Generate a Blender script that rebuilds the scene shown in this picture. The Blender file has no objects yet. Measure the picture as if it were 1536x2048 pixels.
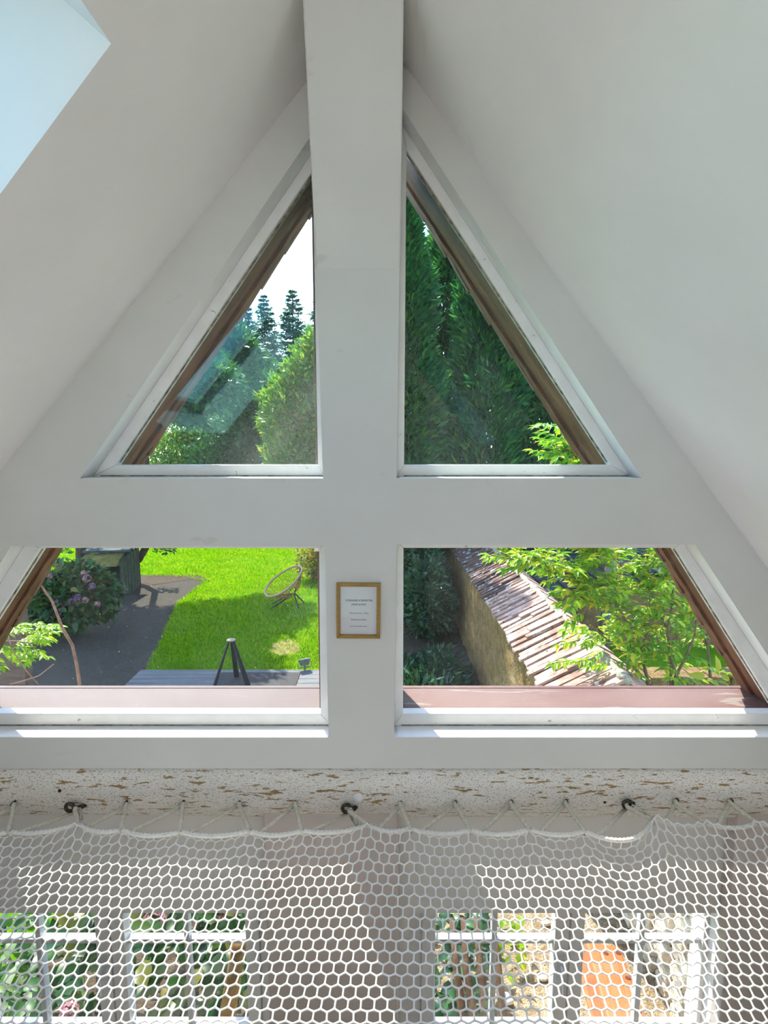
import bpy, bmesh, math, random
import numpy as np
from mathutils import Vector, Matrix
R = math.radians
random.seed(7)
rng = np.random.default_rng(11)

# ------------------------------------------------------------------ camera, sky, sun, exposure
F = 1100.0                     # focal length in pixels of the 1536 x 2048 frame
PITCH = R(7.45)
EYE = 3.45                     # eye height above the garden
scene = bpy.context.scene
col = scene.collection
cam_data = bpy.data.cameras.new('camera')
cam_data.sensor_fit = 'HORIZONTAL'; cam_data.sensor_width = 36.0
cam_data.lens = 36.0 * F / 1536.0
cam_data.clip_start = 0.05; cam_data.clip_end = 400
cam = bpy.data.objects.new('camera', cam_data)
cam.location = (0, 0, EYE); cam.rotation_euler = (R(90) - PITCH, 0, 0)
col.objects.link(cam); scene.camera = cam

SUN_EL, SUN_AZ = R(52), R(22)       # sun in front of the gable, a little to the left
world = bpy.data.worlds.new('world'); scene.world = world
world.use_nodes = True
wn = world.node_tree.nodes; wl = world.node_tree.links
wn.clear()
sky = wn.new('ShaderNodeTexSky'); sky.sky_type = 'NISHITA'
sky.sun_disc = False; sky.sun_elevation = SUN_EL; sky.sun_rotation = -SUN_AZ
sky.air_density = 1.0; sky.dust_density = .6; sky.ozone_density = 1.3
bg = wn.new('ShaderNodeBackground'); bg.inputs['Strength'].default_value = 0.35
wo = wn.new('ShaderNodeOutputWorld')
wl.new(sky.outputs[0], bg.inputs['Color']); wl.new(bg.outputs[0], wo.inputs['Surface'])

sun_data = bpy.data.lights.new('sun', 'SUN')
sun_data.energy = 5.4; sun_data.angle = R(0.6); sun_data.color = (1.0, 0.95, 0.86)
sun = bpy.data.objects.new('sun', sun_data)
tow = Vector((-math.sin(SUN_AZ) * math.cos(SUN_EL), math.cos(SUN_AZ) * math.cos(SUN_EL), math.sin(SUN_EL)))
sun.rotation_euler = (-tow).to_track_quat('-Z', 'Y').to_euler()
sun.location = tow * 60
col.objects.link(sun)

def area(name, loc, size, aim, power, color):
    d = bpy.data.lights.new(name, 'AREA'); d.shape = 'RECTANGLE'
    d.size, d.size_y = size; d.energy = power; d.color = color
    o = bpy.data.objects.new(name, d); o.location = loc
    o.rotation_euler = Vector(aim).to_track_quat('-Z', 'Y').to_euler()
    col.objects.link(o); return o
# added fill lights standing in for unseen windows behind the photographer
area('fill_rear_attic', (-.335, -2.6, EYE - 1.2), (.95, 1.2), (0, .12, 1), 19, (1.0, .95, .91))
area('fill_ground_floor', (-.335, -2.6, 1.0), (.95, 1.4), (0, 1, .25), 1.5, (1.0, .94, .90))

scene.view_settings.view_transform = 'Standard'
scene.view_settings.look = 'None'
scene.view_settings.gamma = 1.0
scene.view_settings.use_curve_mapping = False
scene.view_settings.exposure = 1.36
scene.cycles.use_denoising = True
scene.cycles.max_bounces = 6; scene.cycles.diffuse_bounces = 4; scene.cycles.glossy_bounces = 2; scene.cycles.transmission_bounces = 3
scene.cycles.caustics_reflective = False; scene.cycles.caustics_refractive = False
scene.cycles.use_adaptive_sampling = True; scene.cycles.adaptive_threshold = .06; scene.cycles.adaptive_min_samples = 12

# ------------------------------------------------------------------ coordinates
ST, CT = math.sin(PITCH), math.cos(PITCH)
def ray(px, py):
    a = (px - 768.0) / F; b = -(py - 1024.0) / F
    return Vector((a, CT + b * ST, -ST + b * CT))
def at(px, py, Y):
    d = ray(px, py); p = d * (Y / d.y); p.z += EYE; return p
def atz(px, py, z=0.0):
    d = ray(px, py); p = d * ((z - EYE) / d.z); p.z = z; return p
def rz(z): return EYE + z

# ------------------------------------------------------------------ object helpers
def tag(o, label=None, cat=None, group=None, kind=None):
    if label: o['label'] = label
    if cat: o['category'] = cat
    if group: o['group'] = group
    if kind: o['kind'] = kind
    return o
def empty(name, loc=(0, 0, 0), parent=None):
    o = bpy.data.objects.new(name, None); col.objects.link(o)
    o.empty_display_size = 0.1
    if parent: o.parent = parent
    o.location = loc
    return o
def link(name, me, mat, parent=None, loc=None):
    o = bpy.data.objects.new(name, me); col.objects.link(o)
    if mat is not None and not me.materials: me.materials.append(mat)
    if parent is not None:
        o.parent = parent
        o.matrix_parent_inverse = Matrix.Translation(parent.location).inverted() if parent.parent is None else \
            (Matrix.Translation(parent.parent.location).inverted() if parent.parent.type == 'EMPTY' else Matrix())
    return o
def set_parent(o, parent):
    """keep world coordinates of the mesh: parents here are never rotated"""
    o.parent = parent
    w = Vector((0, 0, 0)); p = parent
    while p: w += p.location if p.parent is None else p.matrix_parent_inverse.translation + p.location; p = p.parent
    o.matrix_parent_inverse = Matrix.Translation(-w)
class MB:
    def __init__(s): s.v = []; s.f = []
    def add(s, vs, fs):
        n = len(s.v); s.v += [tuple(v) for v in vs]; s.f += [tuple(i + n for i in f) for f in fs]; return s
    def hexa(s, p):      # 4 bottom ccw, 4 top ccw
        return s.add(p, [(0, 3, 2, 1), (4, 5, 6, 7), (0, 1, 5, 4), (1, 2, 6, 5), (2, 3, 7, 6), (3, 0, 4, 7)])
    def box(s, x0, x1, y0, y1, z0, z1):
        return s.hexa([(x0, y0, z0), (x1, y0, z0), (x1, y1, z0), (x0, y1, z0), (x0, y0, z1), (x1, y0, z1), (x1, y1, z1), (x0, y1, z1)])
    def prism(s, poly, y0, y1):      # poly list of (x,z)
        n = len(poly)
        vs = [(x, y0, z) for x, z in poly] + [(x, y1, z) for x, z in poly]
        fs = [tuple(range(n)), tuple(range(2 * n - 1, n - 1, -1))]
        fs += [(i, i + n, (i + 1) % n + n, (i + 1) % n) for i in range(n)]
        return s.add(vs, fs)
    def tube(s, pts, r, n=8, cap=True, closed=False):
        pts = [Vector(p) for p in pts]; m = len(pts)
        rs = r if isinstance(r, (list, tuple)) else [r] * m
        base = len(s.v); up = None
        for i, p in enumerate(pts):
            if closed: t = pts[(i + 1) % m] - pts[i - 1]
            else: t = pts[min(i + 1, m - 1)] - pts[max(i - 1, 0)]
            t = t.normalized() if t.length > 1e-9 else Vector((0, 0, 1))
            if up is None:
                up = Vector((0, 0, 1)) if abs(t.z) < 0.9 else Vector((1, 0, 0))
            a = (up - t * up.dot(t))
            a = a.normalized() if a.length > 1e-6 else t.orthogonal().normalized()
            up = a; b = t.cross(a)
            for k in range(n):
                w = 2 * math.pi * k / n
                s.v.append(tuple(p + (a * math.cos(w) + b * math.sin(w)) * rs[i]))
        for i in range(m if closed else m - 1):
            j = (i + 1) % m
            for k in range(n):
                l = (k + 1) % n
                s.f.append((base + i * n + k, base + i * n + l, base + j * n + l, base + j * n + k))
        if cap and not closed:
            s.f.append(tuple(base + k for k in range(n - 1, -1, -1)))
            s.f.append(tuple(base + (m - 1) * n + k for k in range(n)))
        return s
    def lathe(s, prof, c, n=20):
        base = len(s.v)
        for r, z in prof:
            for k in range(n):
                w = 2 * math.pi * k / n
                s.v.append((c[0] + r * math.cos(w), c[1] + r * math.sin(w), c[2] + z))
        for i in range(len(prof) - 1):
            for k in range(n):
                l = (k + 1) % n
                s.f.append((base + i * n + k, base + i * n + l, base + (i + 1) * n + l, base + (i + 1) * n + k))
        s.f.append(tuple(base + k for k in range(n - 1, -1, -1)))
        s.f.append(tuple(base + (len(prof) - 1) * n + k for k in range(n)))
        return s
    def build(s, name, mat, parent=None, smooth=False, bevel=0.0, xf=None):
        me = bpy.data.meshes.new(name)
        vs = s.v if xf is None else [tuple(xf @ Vector(v)) for v in s.v]
        me.from_pydata(vs, [], s.f); me.update()
        bm = bmesh.new(); bm.from_mesh(me); bmesh.ops.recalc_face_normals(bm, faces=bm.faces)
        bm.to_mesh(me); bm.free()
        if smooth: me.polygons.foreach_set('use_smooth', [True] * len(me.polygons))
        o = bpy.data.objects.new(name, me); col.objects.link(o)
        if mat: me.materials.append(mat)
        if parent is not None: set_parent(o, parent)
        if bevel:
            b = o.modifiers.new('bevel', 'BEVEL'); b.width = bevel; b.segments = 2; b.limit_method = 'ANGLE'
        return o

def filled(loops, thick):
    """2D polygon with holes, extruded; returns verts (u,v,w in 0..thick) and faces"""
    cu = bpy.data.curves.new('tmp', 'CURVE'); cu.dimensions = '2D'; cu.fill_mode = 'BOTH'; cu.extrude = thick / 2
    for lp in loops:
        sp = cu.splines.new('POLY'); sp.points.add(len(lp) - 1)
        for p, q in zip(sp.points, lp): p.co = (q[0], q[1], 0, 1)
        sp.use_cyclic_u = True
    o = bpy.data.objects.new('tmp', cu); col.objects.link(o)
    dg = bpy.context.evaluated_depsgraph_get()
    me = bpy.data.meshes.new_from_object(o.evaluated_get(dg))
    vs = [(v.co.x, v.co.y, v.co.z + thick / 2) for v in me.vertices]; fs = [tuple(p.vertices) for p in me.polygons]
    bpy.data.objects.remove(o); bpy.data.curves.remove(cu); bpy.data.meshes.remove(me)
    bm = bmesh.new()
    bv = [bm.verts.new(v) for v in vs]
    for f in fs:
        try: bm.faces.new([bv[i] for i in f])
        except ValueError: pass
    bmesh.ops.remove_doubles(bm, verts=bm.verts, dist=1e-5)
    bm.verts.index_update()
    vs = [tuple(v.co) for v in bm.verts]; fs = [tuple(v.index for v in f.verts) for f in bm.faces]
    bm.free()
    return vs, fs
def np_mesh(name, V, Fc, mat, parent=None, rnd=None, smooth=False):
    """fast mesh from numpy arrays; Fc is (m,3) or (m,4)"""
    me = bpy.data.meshes.new(name)
    k = Fc.shape[1]
    me.vertices.add(len(V)); me.vertices.foreach_set('co', np.ascontiguousarray(V, dtype=np.float32).ravel())
    me.loops.add(Fc.size); me.loops.foreach_set('vertex_index', np.ascontiguousarray(Fc, dtype=np.int32).ravel())
    me.polygons.add(len(Fc)); me.polygons.foreach_set('loop_start', np.arange(0, Fc.size, k, dtype=np.int32))
    me.polygons.foreach_set('loop_total', np.full(len(Fc), k, dtype=np.int32))
    if smooth: me.polygons.foreach_set('use_smooth', np.ones(len(Fc), dtype=bool))
    me.update(calc_edges=True)
    if rnd is not None:
        a = me.attributes.new('rnd', 'FLOAT', 'POINT'); a.data.foreach_set('value', np.ascontiguousarray(rnd, dtype=np.float32))
    o = bpy.data.objects.new(name, me); col.objects.link(o)
    if mat: me.materials.append(mat)
    if parent is not None: set_parent(o, parent)
    return o

def norm(a): return a / np.maximum(np.linalg.norm(a, axis=1, keepdims=True), 1e-9)
def leaves(P, D, N, L, W, simple=True, fold=0.25, droop=0.15):
    """leaf blades: P base points, D directions, N face normals, lengths and widths -> verts, faces, per-leaf rnd"""
    D = norm(D); S = norm(np.cross(D, N)); N2 = np.cross(S, D)
    L = L[:, None]; W = W[:, None]
    n = len(P)
    if simple:
        V = np.stack([P, P + D * L * .45 + S * W * .5, P + D * L, P + D * L * .45 - S * W * .5], 1)
        Fq = np.arange(n * 4).reshape(n, 4)
        return V.reshape(-1, 3), Fq, np.repeat(rng.random(n), 4)
    up = N2 * W * fold
    V = np.stack([P, P + D * L * .3 + S * W * .46 + up, P + D * L * .36, P + D * L * .3 - S * W * .46 + up,
                  P + D * L * .68 + S * W * .36 + up * .7 - N2 * L * droop * .4, P + D * L * .7 - N2 * L * droop * .4,
                  P + D * L * .68 - S * W * .36 + up * .7 - N2 * L * droop * .4, P + D * L - N2 * L * droop], 1)
    b = (np.arange(n) * 8)[:, None]
    T = np.array([[0, 2, 1], [0, 3, 2], [1, 2, 5], [1, 5, 4], [2, 3, 6], [2, 6, 5], [4, 5, 7], [5, 6, 7]])
    Fq = (b[:, :, None] + T[None]).reshape(-1, 3)
    return V.reshape(-1, 3), Fq, np.repeat(rng.random(n), 8)

# ------------------------------------------------------------------ materials
def nodes(name):
    m = bpy.data.materials.new(name); m.use_nodes = True
    nt = m.node_tree; nt.nodes.clear()
    out = nt.nodes.new('ShaderNodeOutputMaterial')
    return m, nt, out
def N(nt, t, **kw):
    n = nt.nodes.new(t)
    for k, v in kw.items(): setattr(n, k, v)
    return n
def ramp(nt, fac, stops):
    r = N(nt, 'ShaderNodeValToRGB'); e = r.color_ramp.elements
    while len(e) < len(stops): e.new(0.5)
    for el, (p, c) in zip(e, stops):
        el.position = p; el.color = (c[0], c[1], c[2], 1)
    nt.links.new(fac, r.inputs[0]); return r.outputs[0]
def coords(nt, scale=(1, 1, 1), kind='Object'):
    tc = N(nt, 'ShaderNodeTexCoord'); mp = N(nt, 'ShaderNodeMapping'); mp.inputs['Scale'].default_value = scale
    nt.links.new(tc.outputs[kind], mp.inputs[0]); return mp.outputs[0]
def noise(nt, vec, scale, detail=3, rough=.55):
    n = N(nt, 'ShaderNodeTexNoise'); n.inputs['Scale'].default_value = scale
    n.inputs['Detail'].default_value = detail; n.inputs['Roughness'].default_value = rough
    nt.links.new(vec, n.inputs['Vector']); return n.outputs[0]
def surf(name, c1, c2, scale=8, rough=.7, bump=.1, bscale=None, stretch=(1, 1, 1), lo=.35, hi=.65, spec=.4, metal=0, extra=None, bdist=.01):
    m, nt, out = nodes(name)
    v = coords(nt, stretch)
    c = ramp(nt, noise(nt, v, scale), [(lo, c1), (hi, c2)])
    if extra:      # list of (scale, stretch, threshold, softness, colour) spots with a shape of their own
        for sc, st, th, so, cc in extra:
            f = ramp(nt, noise(nt, coords(nt, st), sc, 3, .6), [(th, (0, 0, 0)), (min(th + so, 1), (1, 1, 1))])
            mx = N(nt, 'ShaderNodeMix', data_type='RGBA'); nt.links.new(f, mx.inputs[0])
            nt.links.new(c, mx.inputs[6]); mx.inputs[7].default_value = (*cc, 1); c = mx.outputs[2]
    p = N(nt, 'ShaderNodeBsdfPrincipled'); nt.links.new(c, p.inputs['Base Color'])
    p.inputs['Roughness'].default_value = rough; p.inputs['Metallic'].default_value = metal
    p.inputs['Specular IOR Level'].default_value = spec
    if bump:
        b = N(nt, 'ShaderNodeBump'); b.inputs['Strength'].default_value = bump; b.inputs['Distance'].default_value = bdist
        nt.links.new(noise(nt, v, bscale or scale * 3, 3), b.inputs['Height']); nt.links.new(b.outputs[0], p.inputs['Normal'])
    nt.links.new(p.outputs[0], out.inputs[0]); return m
def gsurf(name, c1, c2, *a, **k):
    sc_ = lambda c: tuple(q_ * .74 for q_ in c)
    if k.get('extra'): k['extra'] = [(e_[0], e_[1], e_[2], e_[3], sc_(e_[4])) for e_ in k['extra']]
    return surf(name, sc_(c1), sc_(c2), *a, **k)
def leafmat(name, stops, transl=.45, rough=.45, tboost=1.25, spec=.35):
    stops = [(p_, tuple(q_ * .74 for q_ in c_)) for p_, c_ in stops]
    m, nt, out = nodes(name)
    at_ = N(nt, 'ShaderNodeAttribute', attribute_name='rnd'); oi = N(nt, 'ShaderNodeObjectInfo')
    ad = N(nt, 'ShaderNodeMath', operation='ADD'); nt.links.new(at_.outputs['Fac'], ad.inputs[0]); nt.links.new(oi.outputs['Random'], ad.inputs[1])
    fr = N(nt, 'ShaderNodeMath', operation='FRACT'); nt.links.new(ad.outputs[0], fr.inputs[0])
    c = ramp(nt, fr.outputs[0], stops)
    p = N(nt, 'ShaderNodeBsdfPrincipled'); nt.links.new(c, p.inputs['Base Color']); p.inputs['Roughness'].default_value = rough
    p.inputs['Specular IOR Level'].default_value = spec
    t = N(nt, 'ShaderNodeBsdfTranslucent')
    mu = N(nt, 'ShaderNodeMix', data_type='RGBA', blend_type='MULTIPLY'); mu.inputs[0].default_value = 1
    nt.links.new(c, mu.inputs[6]); mu.inputs[7].default_value = (1.15 * tboost, 1.1 * tboost, .55 * tboost, 1)
    nt.links.new(mu.outputs[2], t.inputs[0])
    ms = N(nt, 'ShaderNodeMixShader'); ms.inputs[0].default_value = transl
    nt.links.new(p.outputs[0], ms.inputs[1]); nt.links.new(t.outputs[0], ms.inputs[2])
    nt.links.new(ms.outputs[0], out.inputs[0]); return m
def schlick(nt, f0=.024):
    lw = N(nt, 'ShaderNodeLayerWeight'); lw.inputs['Blend'].default_value = .5
    pw_ = N(nt, 'ShaderNodeMath', operation='POWER'); nt.links.new(lw.outputs['Facing'], pw_.inputs[0]); pw_.inputs[1].default_value = 5
    ma = N(nt, 'ShaderNodeMath', operation='MULTIPLY_ADD'); nt.links.new(pw_.outputs[0], ma.inputs[0]); ma.inputs[1].default_value = .95; ma.inputs[2].default_value = f0
    return ma.outputs[0]
def glassmat(name, tint, dust, speck, f0=.022):
    """thin window pane: clear, a mirror at grazing angles, with dried dust and specks on it"""
    m, nt, out = nodes(name)
    tr = N(nt, 'ShaderNodeBsdfTransparent'); tr.inputs[0].default_value = (*tint, 1)
    g = N(nt, 'ShaderNodeBsdfGlossy'); g.inputs['Roughness'].default_value = 0.0
    ms = N(nt, 'ShaderNodeMixShader'); nt.links.new(schlick(nt, f0), ms.inputs[0])
    nt.links.new(tr.outputs[0], ms.inputs[1]); nt.links.new(g.outputs[0], ms.inputs[2])
    di = N(nt, 'ShaderNodeBsdfDiffuse'); di.inputs[0].default_value = (.8, .8, .8, 1)
    tl = N(nt, 'ShaderNodeBsdfTranslucent'); tl.inputs[0].default_value = (.75, .82, .86, 1)
    dm = N(nt, 'ShaderNodeMixShader'); dm.inputs[0].default_value = .6
    nt.links.new(di.outputs[0], dm.inputs[1]); nt.links.new(tl.outputs[0], dm.inputs[2])
    v = coords(nt)
    film = ramp(nt, noise(nt, v, 3.5, 2, .65), [(.35, (dust * .2,) * 3), (.75, (dust * 1.8,) * 3)])
    vo = N(nt, 'ShaderNodeTexVoronoi'); vo.inputs['Scale'].default_value = 42; vo.inputs['Randomness'].default_value = 1
    nt.links.new(v, vo.inputs['Vector'])
    sp = ramp(nt, vo.outputs['Distance'], [(.03, (speck,) * 3), (.075, (0, 0, 0))])
    mk = ramp(nt, noise(nt, v, 26, 0), [(.5, (0, 0, 0)), (.62, (1, 1, 1))])
    mm = N(nt, 'ShaderNodeMath', operation='MULTIPLY'); nt.links.new(sp, mm.inputs[0]); nt.links.new(mk, mm.inputs[1])
    ad = N(nt, 'ShaderNodeMath', operation='ADD'); ad.use_clamp = True
    nt.links.new(film, ad.inputs[0]); nt.links.new(mm.outputs[0], ad.inputs[1])
    fin = N(nt, 'ShaderNodeMixShader'); nt.links.new(ad.outputs[0], fin.inputs[0])
    nt.links.new(ms.outputs[0], fin.inputs[1]); nt.links.new(dm.outputs[0], fin.inputs[2])
    nt.links.new(fin.outputs[0], out.inputs[0]); return m

M = {}
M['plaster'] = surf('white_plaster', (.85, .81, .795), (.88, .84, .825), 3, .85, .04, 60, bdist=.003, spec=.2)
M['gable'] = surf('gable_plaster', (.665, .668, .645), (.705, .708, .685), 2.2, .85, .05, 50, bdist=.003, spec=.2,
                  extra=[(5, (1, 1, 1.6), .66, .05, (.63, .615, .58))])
M['pier'] = surf('pink_plaster_in_shade', (.60, .525, .49), (.65, .57, .535), 3, .85, .05, 50, bdist=.003, spec=.2)  # pinkish plaster; its darker tone holds the shade under the net
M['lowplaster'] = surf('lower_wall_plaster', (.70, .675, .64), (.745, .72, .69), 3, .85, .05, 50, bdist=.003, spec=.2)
M['frame'] = surf('white_window_paint', (.84, .84, .835), (.79, .785, .77), 14, .45, .08, 60, bdist=.002,
                  extra=[(40, (1, 1, 1), .70, .03, (.42, .37, .30))])
M['sill'] = surf('white_sill_paint', (.86, .86, .86), (.82, .81, .80), 10, .5, .05, 60, bdist=.002)
M['putty'] = surf('dark_putty', (.12, .10, .08), (.42, .36, .28), 40, .9, .3)
M['beam'] = surf('worn_white_beam', (.80, .765, .71), (.87, .845, .81), 6, .8, .5, 60, (.35, 1, 1), spec=.2, bdist=.006,
                 extra=[(230, (.45, 1, 1), .585, .07, (.42, .33, .22)), (60, (.22, 1, 1.2), .60, .03, (.36, .24, .11)), (34, (.3, 1, 1.3), .66, .03, (.30, .20, .10)), (330, (.6, 1, 1), .60, .05, (.20, .13, .08))])
M['brown'] = gsurf('brown_stained_wood', (.15, .05, .022), (.31, .115, .06), 5, .6, .3, 40, (1, 3, 1), extra=[(9, (1, 1, 1), .68, .04, (.34, .22, .17))])
M['brownlight'] = gsurf('brown_tile', (.16, .075, .05), (.30, .14, .10), 9, .8, .3)
M['pink'] = gsurf('faded_pink_ledge_paint', (.14, .06, .05), (.19, .105, .09), 3, .7, .25, 50, (.5, 1, 1), bdist=.004,
                 extra=[(7, (.35, 2.2, 1), .60, .03, (.24, .19, .17)), (30, (.3, 1.4, 1), .72, .03, (.14, .09, .08))])
M['pinkpale'] = gsurf('bleached_pink_ledge_paint', (.125, .085, .08), (.16, .115, .108), 3, .7, .2, 50, (.5, 1, 1), bdist=.004,
                     extra=[(30, (.3, 1.4, 1), .72, .03, (.20, .14, .13))])
M['rope'] = surf('white_rope', (.74, .72, .66), (.82, .80, .76), 120, .8, .5, 260, bdist=.002)
M['lace'] = surf('cream_rope', (.60, .56, .46), (.74, .70, .60), 90, .8, .6, 240, bdist=.002)
M['netcord'] = surf('white_net_cord', (.80, .79, .77), (.86, .85, .83), 60, .75, .2, 300, bdist=.001)
M['steel'] = surf('galvanised_steel', (.36, .38, .36), (.52, .54, .50), 40, .35, .1, metal=.9)
M['darksteel'] = surf('rusty_dark_steel', (.05, .042, .035), (.13, .10, .075), 60, .6, .3, metal=.6)
M['goldwood'] = surf('gilt_wood_frame', (.30, .17, .025), (.38, .225, .05), 18, .4, .15, 80, (1, 1, 6), bdist=.002)
M['paper'] = surf('white_paper', (.72, .73, .76), (.75, .76, .78), 4, .7, 0)
M['ink'] = surf('black_ink', (.02, .02, .03), (.03, .03, .04), 4, .8, 0)
M['pvc'] = surf('white_casement_paint', (.72, .70, .69), (.76, .745, .73), 6, .35, .02)
M['grey_pvc'] = surf('grey_glazing_bar', (.60, .61, .62), (.66, .67, .68), 6, .3, .02)
M['floorwood'] = surf('oak_boards', (.55, .50, .44), (.63, .58, .52), 6, .5, .1, 40, (.3, 4, 1))
M['glass_ul'] = glassmat('glass_upper_left', (.90, .985, 1.0), .010, .5, .05)
M['glass_ur'] = glassmat('dusty_glass_upper_right', (.84, .975, .98), .006, .8, .02)
M['glass_ll'] = glassmat('glass_lower_left', (.97, .99, .98), .004, .7)
M['glass_lr'] = glassmat('glass_lower_right', (.97, .99, .98), .004, .3)
M['glass_sky'] = glassmat('tinted_roof_glass', (.54, .75, .78), .004, .1)  # tint added to dim and cool the light reaching the reveal
M['glass_gf'] = glassmat('glass_ground_floor', (.97, .99, .98), .004, .1)
# garden
M['lawn'] = gsurf('lawn_ground', (.075, .20, .003), (.14, .30, .004), 3.5, .9, .5, 60, bdist=.03, spec=0,
                 extra=[(40, (1, 1, 1), .62, .06, (.16, .28, .01))])
M['grass'] = leafmat('grass_blades', [(0, (.10, .30, .002)), (.5, (.21, .47, .003)), (.85, (.35, .54, .006)), (1, (.50, .46, .07))], .5, .8, 1.2, .0)
M['dirt'] = gsurf('dry_earth_and_litter', (.05, .036, .026), (.11, .08, .052), 14, .95, .6, 60, bdist=.03, spec=.1,
                 extra=[(60, (1, 1, 1), .63, .04, (.30, .20, .10))])
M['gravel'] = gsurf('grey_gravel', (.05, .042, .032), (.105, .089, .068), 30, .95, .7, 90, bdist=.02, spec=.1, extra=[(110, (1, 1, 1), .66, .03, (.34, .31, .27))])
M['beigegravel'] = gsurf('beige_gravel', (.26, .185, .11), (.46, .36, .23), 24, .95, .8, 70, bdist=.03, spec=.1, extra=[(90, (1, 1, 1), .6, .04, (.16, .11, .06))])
M['straw'] = gsurf('dry_straw_earth', (.20, .17, .05), (.36, .29, .13), 18, .95, .8, 70, bdist=.03, spec=0)
M['deck'] = gsurf('weathered_deck_board', (.115, .115, .112), (.18, .18, .175), 9, .8, .3, 60, (.2, 3, 1), bdist=.004)
M['mat'] = gsurf('black_rubber_mat', (.018, .015, .016), (.035, .03, .03), 20, .8, .3)
M['black'] = gsurf('black_metal', (.012, .012, .013), (.025, .025, .026), 20, .45, .05)
M['disc'] = gsurf('pale_wood_disc', (.20, .14, .11), (.27, .20, .15), 12, .6, .1)
M['ring'] = gsurf('tan_woven_ring', (.45, .26, .16), (.60, .38, .26), 60, .6, .3)
M['cord'] = gsurf('rust_cord', (.40, .13, .035), (.52, .19, .06), 40, .6, .1)
M['floodgrey'] = gsurf('grey_cast_metal', (.16, .18, .18), (.26, .28, .28), 20, .4, .05, metal=.5)
M['render'] = gsurf('ochre_lime_render', (.22, .135, .05), (.36, .23, .10), 9, .95, 1.0, 45, bdist=.04, spec=.1, extra=[(34, (1, 1, 1), .64, .04, (.12, .075, .03)), (3, (1, 1, 1), .60, .1, (.42, .32, .18))])
M['stone'] = gsurf('pale_limestone', (.60, .50, .34), (.78, .70, .54), 7, .95, .8, 40, bdist=.02, spec=.1, extra=[(22, (1, 1, 1), .64, .05, (.26, .19, .10))])
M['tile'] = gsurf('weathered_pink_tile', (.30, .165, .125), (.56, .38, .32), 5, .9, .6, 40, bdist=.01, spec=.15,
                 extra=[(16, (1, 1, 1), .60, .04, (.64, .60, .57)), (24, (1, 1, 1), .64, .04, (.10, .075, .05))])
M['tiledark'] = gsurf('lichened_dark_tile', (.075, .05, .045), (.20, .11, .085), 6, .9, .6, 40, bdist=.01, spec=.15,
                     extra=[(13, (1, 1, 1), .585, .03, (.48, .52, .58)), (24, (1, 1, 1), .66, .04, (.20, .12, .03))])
M['mortar'] = gsurf('pale_mossy_mortar', (.34, .30, .22), (.60, .57, .48), 16, .95, 1.0, 50, bdist=.03, spec=.1, extra=[(20, (1, 1, 1), .63, .05, (.13, .12, .04))])
M['slate'] = gsurf('dark_slate', (.028, .042, .045), (.06, .078, .08), 8, .85, .3)
M['shedwood'] = gsurf('mauve_brown_boards', (.13, .075, .06), (.21, .13, .105), 8, .85, .4, 50, (.3, .3, 4))
M['oldwood'] = gsurf('mossy_dark_wood', (.028, .035, .02), (.07, .085, .05), 10, .85, .4)
M['mossboard'] = gsurf('mossy_yellow_board', (.14, .115, .02), (.27, .22, .06), 10, .9, .4)
M['bark'] = gsurf('brown_bark', (.055, .036, .025), (.12, .08, .055), 18, .95, .8, 60, (1, 1, .2), bdist=.02)
M['greybark'] = gsurf('grey_bark', (.18, .16, .15), (.34, .31, .28), 14, .95, .8, 60, (1, 1, .25), bdist=.02)
M['twig'] = gsurf('red_brown_twig', (.17, .08, .05), (.30, .17, .12), 30, .7, .2)
M['ivystem'] = gsurf('dark_ivy_bark', (.075, .036, .015), (.15, .078, .035), 30, .9, .5)
M['stem'] = gsurf('olive_brown_stem', (.12, .085, .05), (.22, .16, .09), 30, .8, .3)
M['orange'] = gsurf('orange_plastic', (.50, .115, .035), (.58, .15, .055), 5, .45, .05)
M['hole'] = gsurf('dark_opening', (.10, .02, .01), (.12, .03, .015), 5, .9, 0)
M['stonewhite'] = gsurf('white_pebble', (.62, .62, .62), (.75, .75, .74), 9, .8, .2)
M['leaf_shrub'] = leafmat('bright_shrub_leaf', [(0, (.13, .35, .012)), (.45, (.24, .50, .015)), (.75, (.42, .62, .02)), (.93, (.70, .66, .03)), (1, (.78, .54, .04))], .5, .35, 1.3)
M['leaf_sprig'] = leafmat('sprig_leaf', [(0, (.14, .34, .03)), (.5, (.30, .50, .03)), (1, (.46, .58, .04))], .5, .3, 1.3)
M['leaf_cover'] = leafmat('ground_cover_leaf', [(0, (.02, .09, .02)), (.5, (.05, .17, .03)), (.8, (.16, .28, .08)), (1, (.36, .40, .26))], .35, .4, 1.0)
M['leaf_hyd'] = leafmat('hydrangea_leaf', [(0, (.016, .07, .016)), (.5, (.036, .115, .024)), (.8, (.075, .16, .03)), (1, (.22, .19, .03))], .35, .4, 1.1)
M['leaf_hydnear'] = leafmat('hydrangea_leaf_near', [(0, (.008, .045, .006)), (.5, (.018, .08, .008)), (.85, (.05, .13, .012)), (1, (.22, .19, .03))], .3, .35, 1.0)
M['leaf_ivy'] = leafmat('ivy_leaf', [(0, (.015, .06, .03)), (.5, (.03, .10, .045)), (1, (.07, .17, .06))], .25, .3, 1.0)
M['petal'] = leafmat('pink_petal', [(0, (.34, .10, .17)), (.5, (.48, .22, .28)), (1, (.62, .38, .36))], .35, .6, 1.0)
M['petalmauve'] = leafmat('mauve_petal', [(0, (.20, .07, .20)), (.5, (.30, .13, .28)), (1, (.42, .24, .34))], .35, .6, 1.0)
M['leaf_tree'] = leafmat('silver_green_leaf', [(0, (.06, .19, .04)), (.5, (.14, .31, .06)), (.85, (.28, .42, .08)), (1, (.48, .40, .04))], .45, .3, 1.25)
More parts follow.
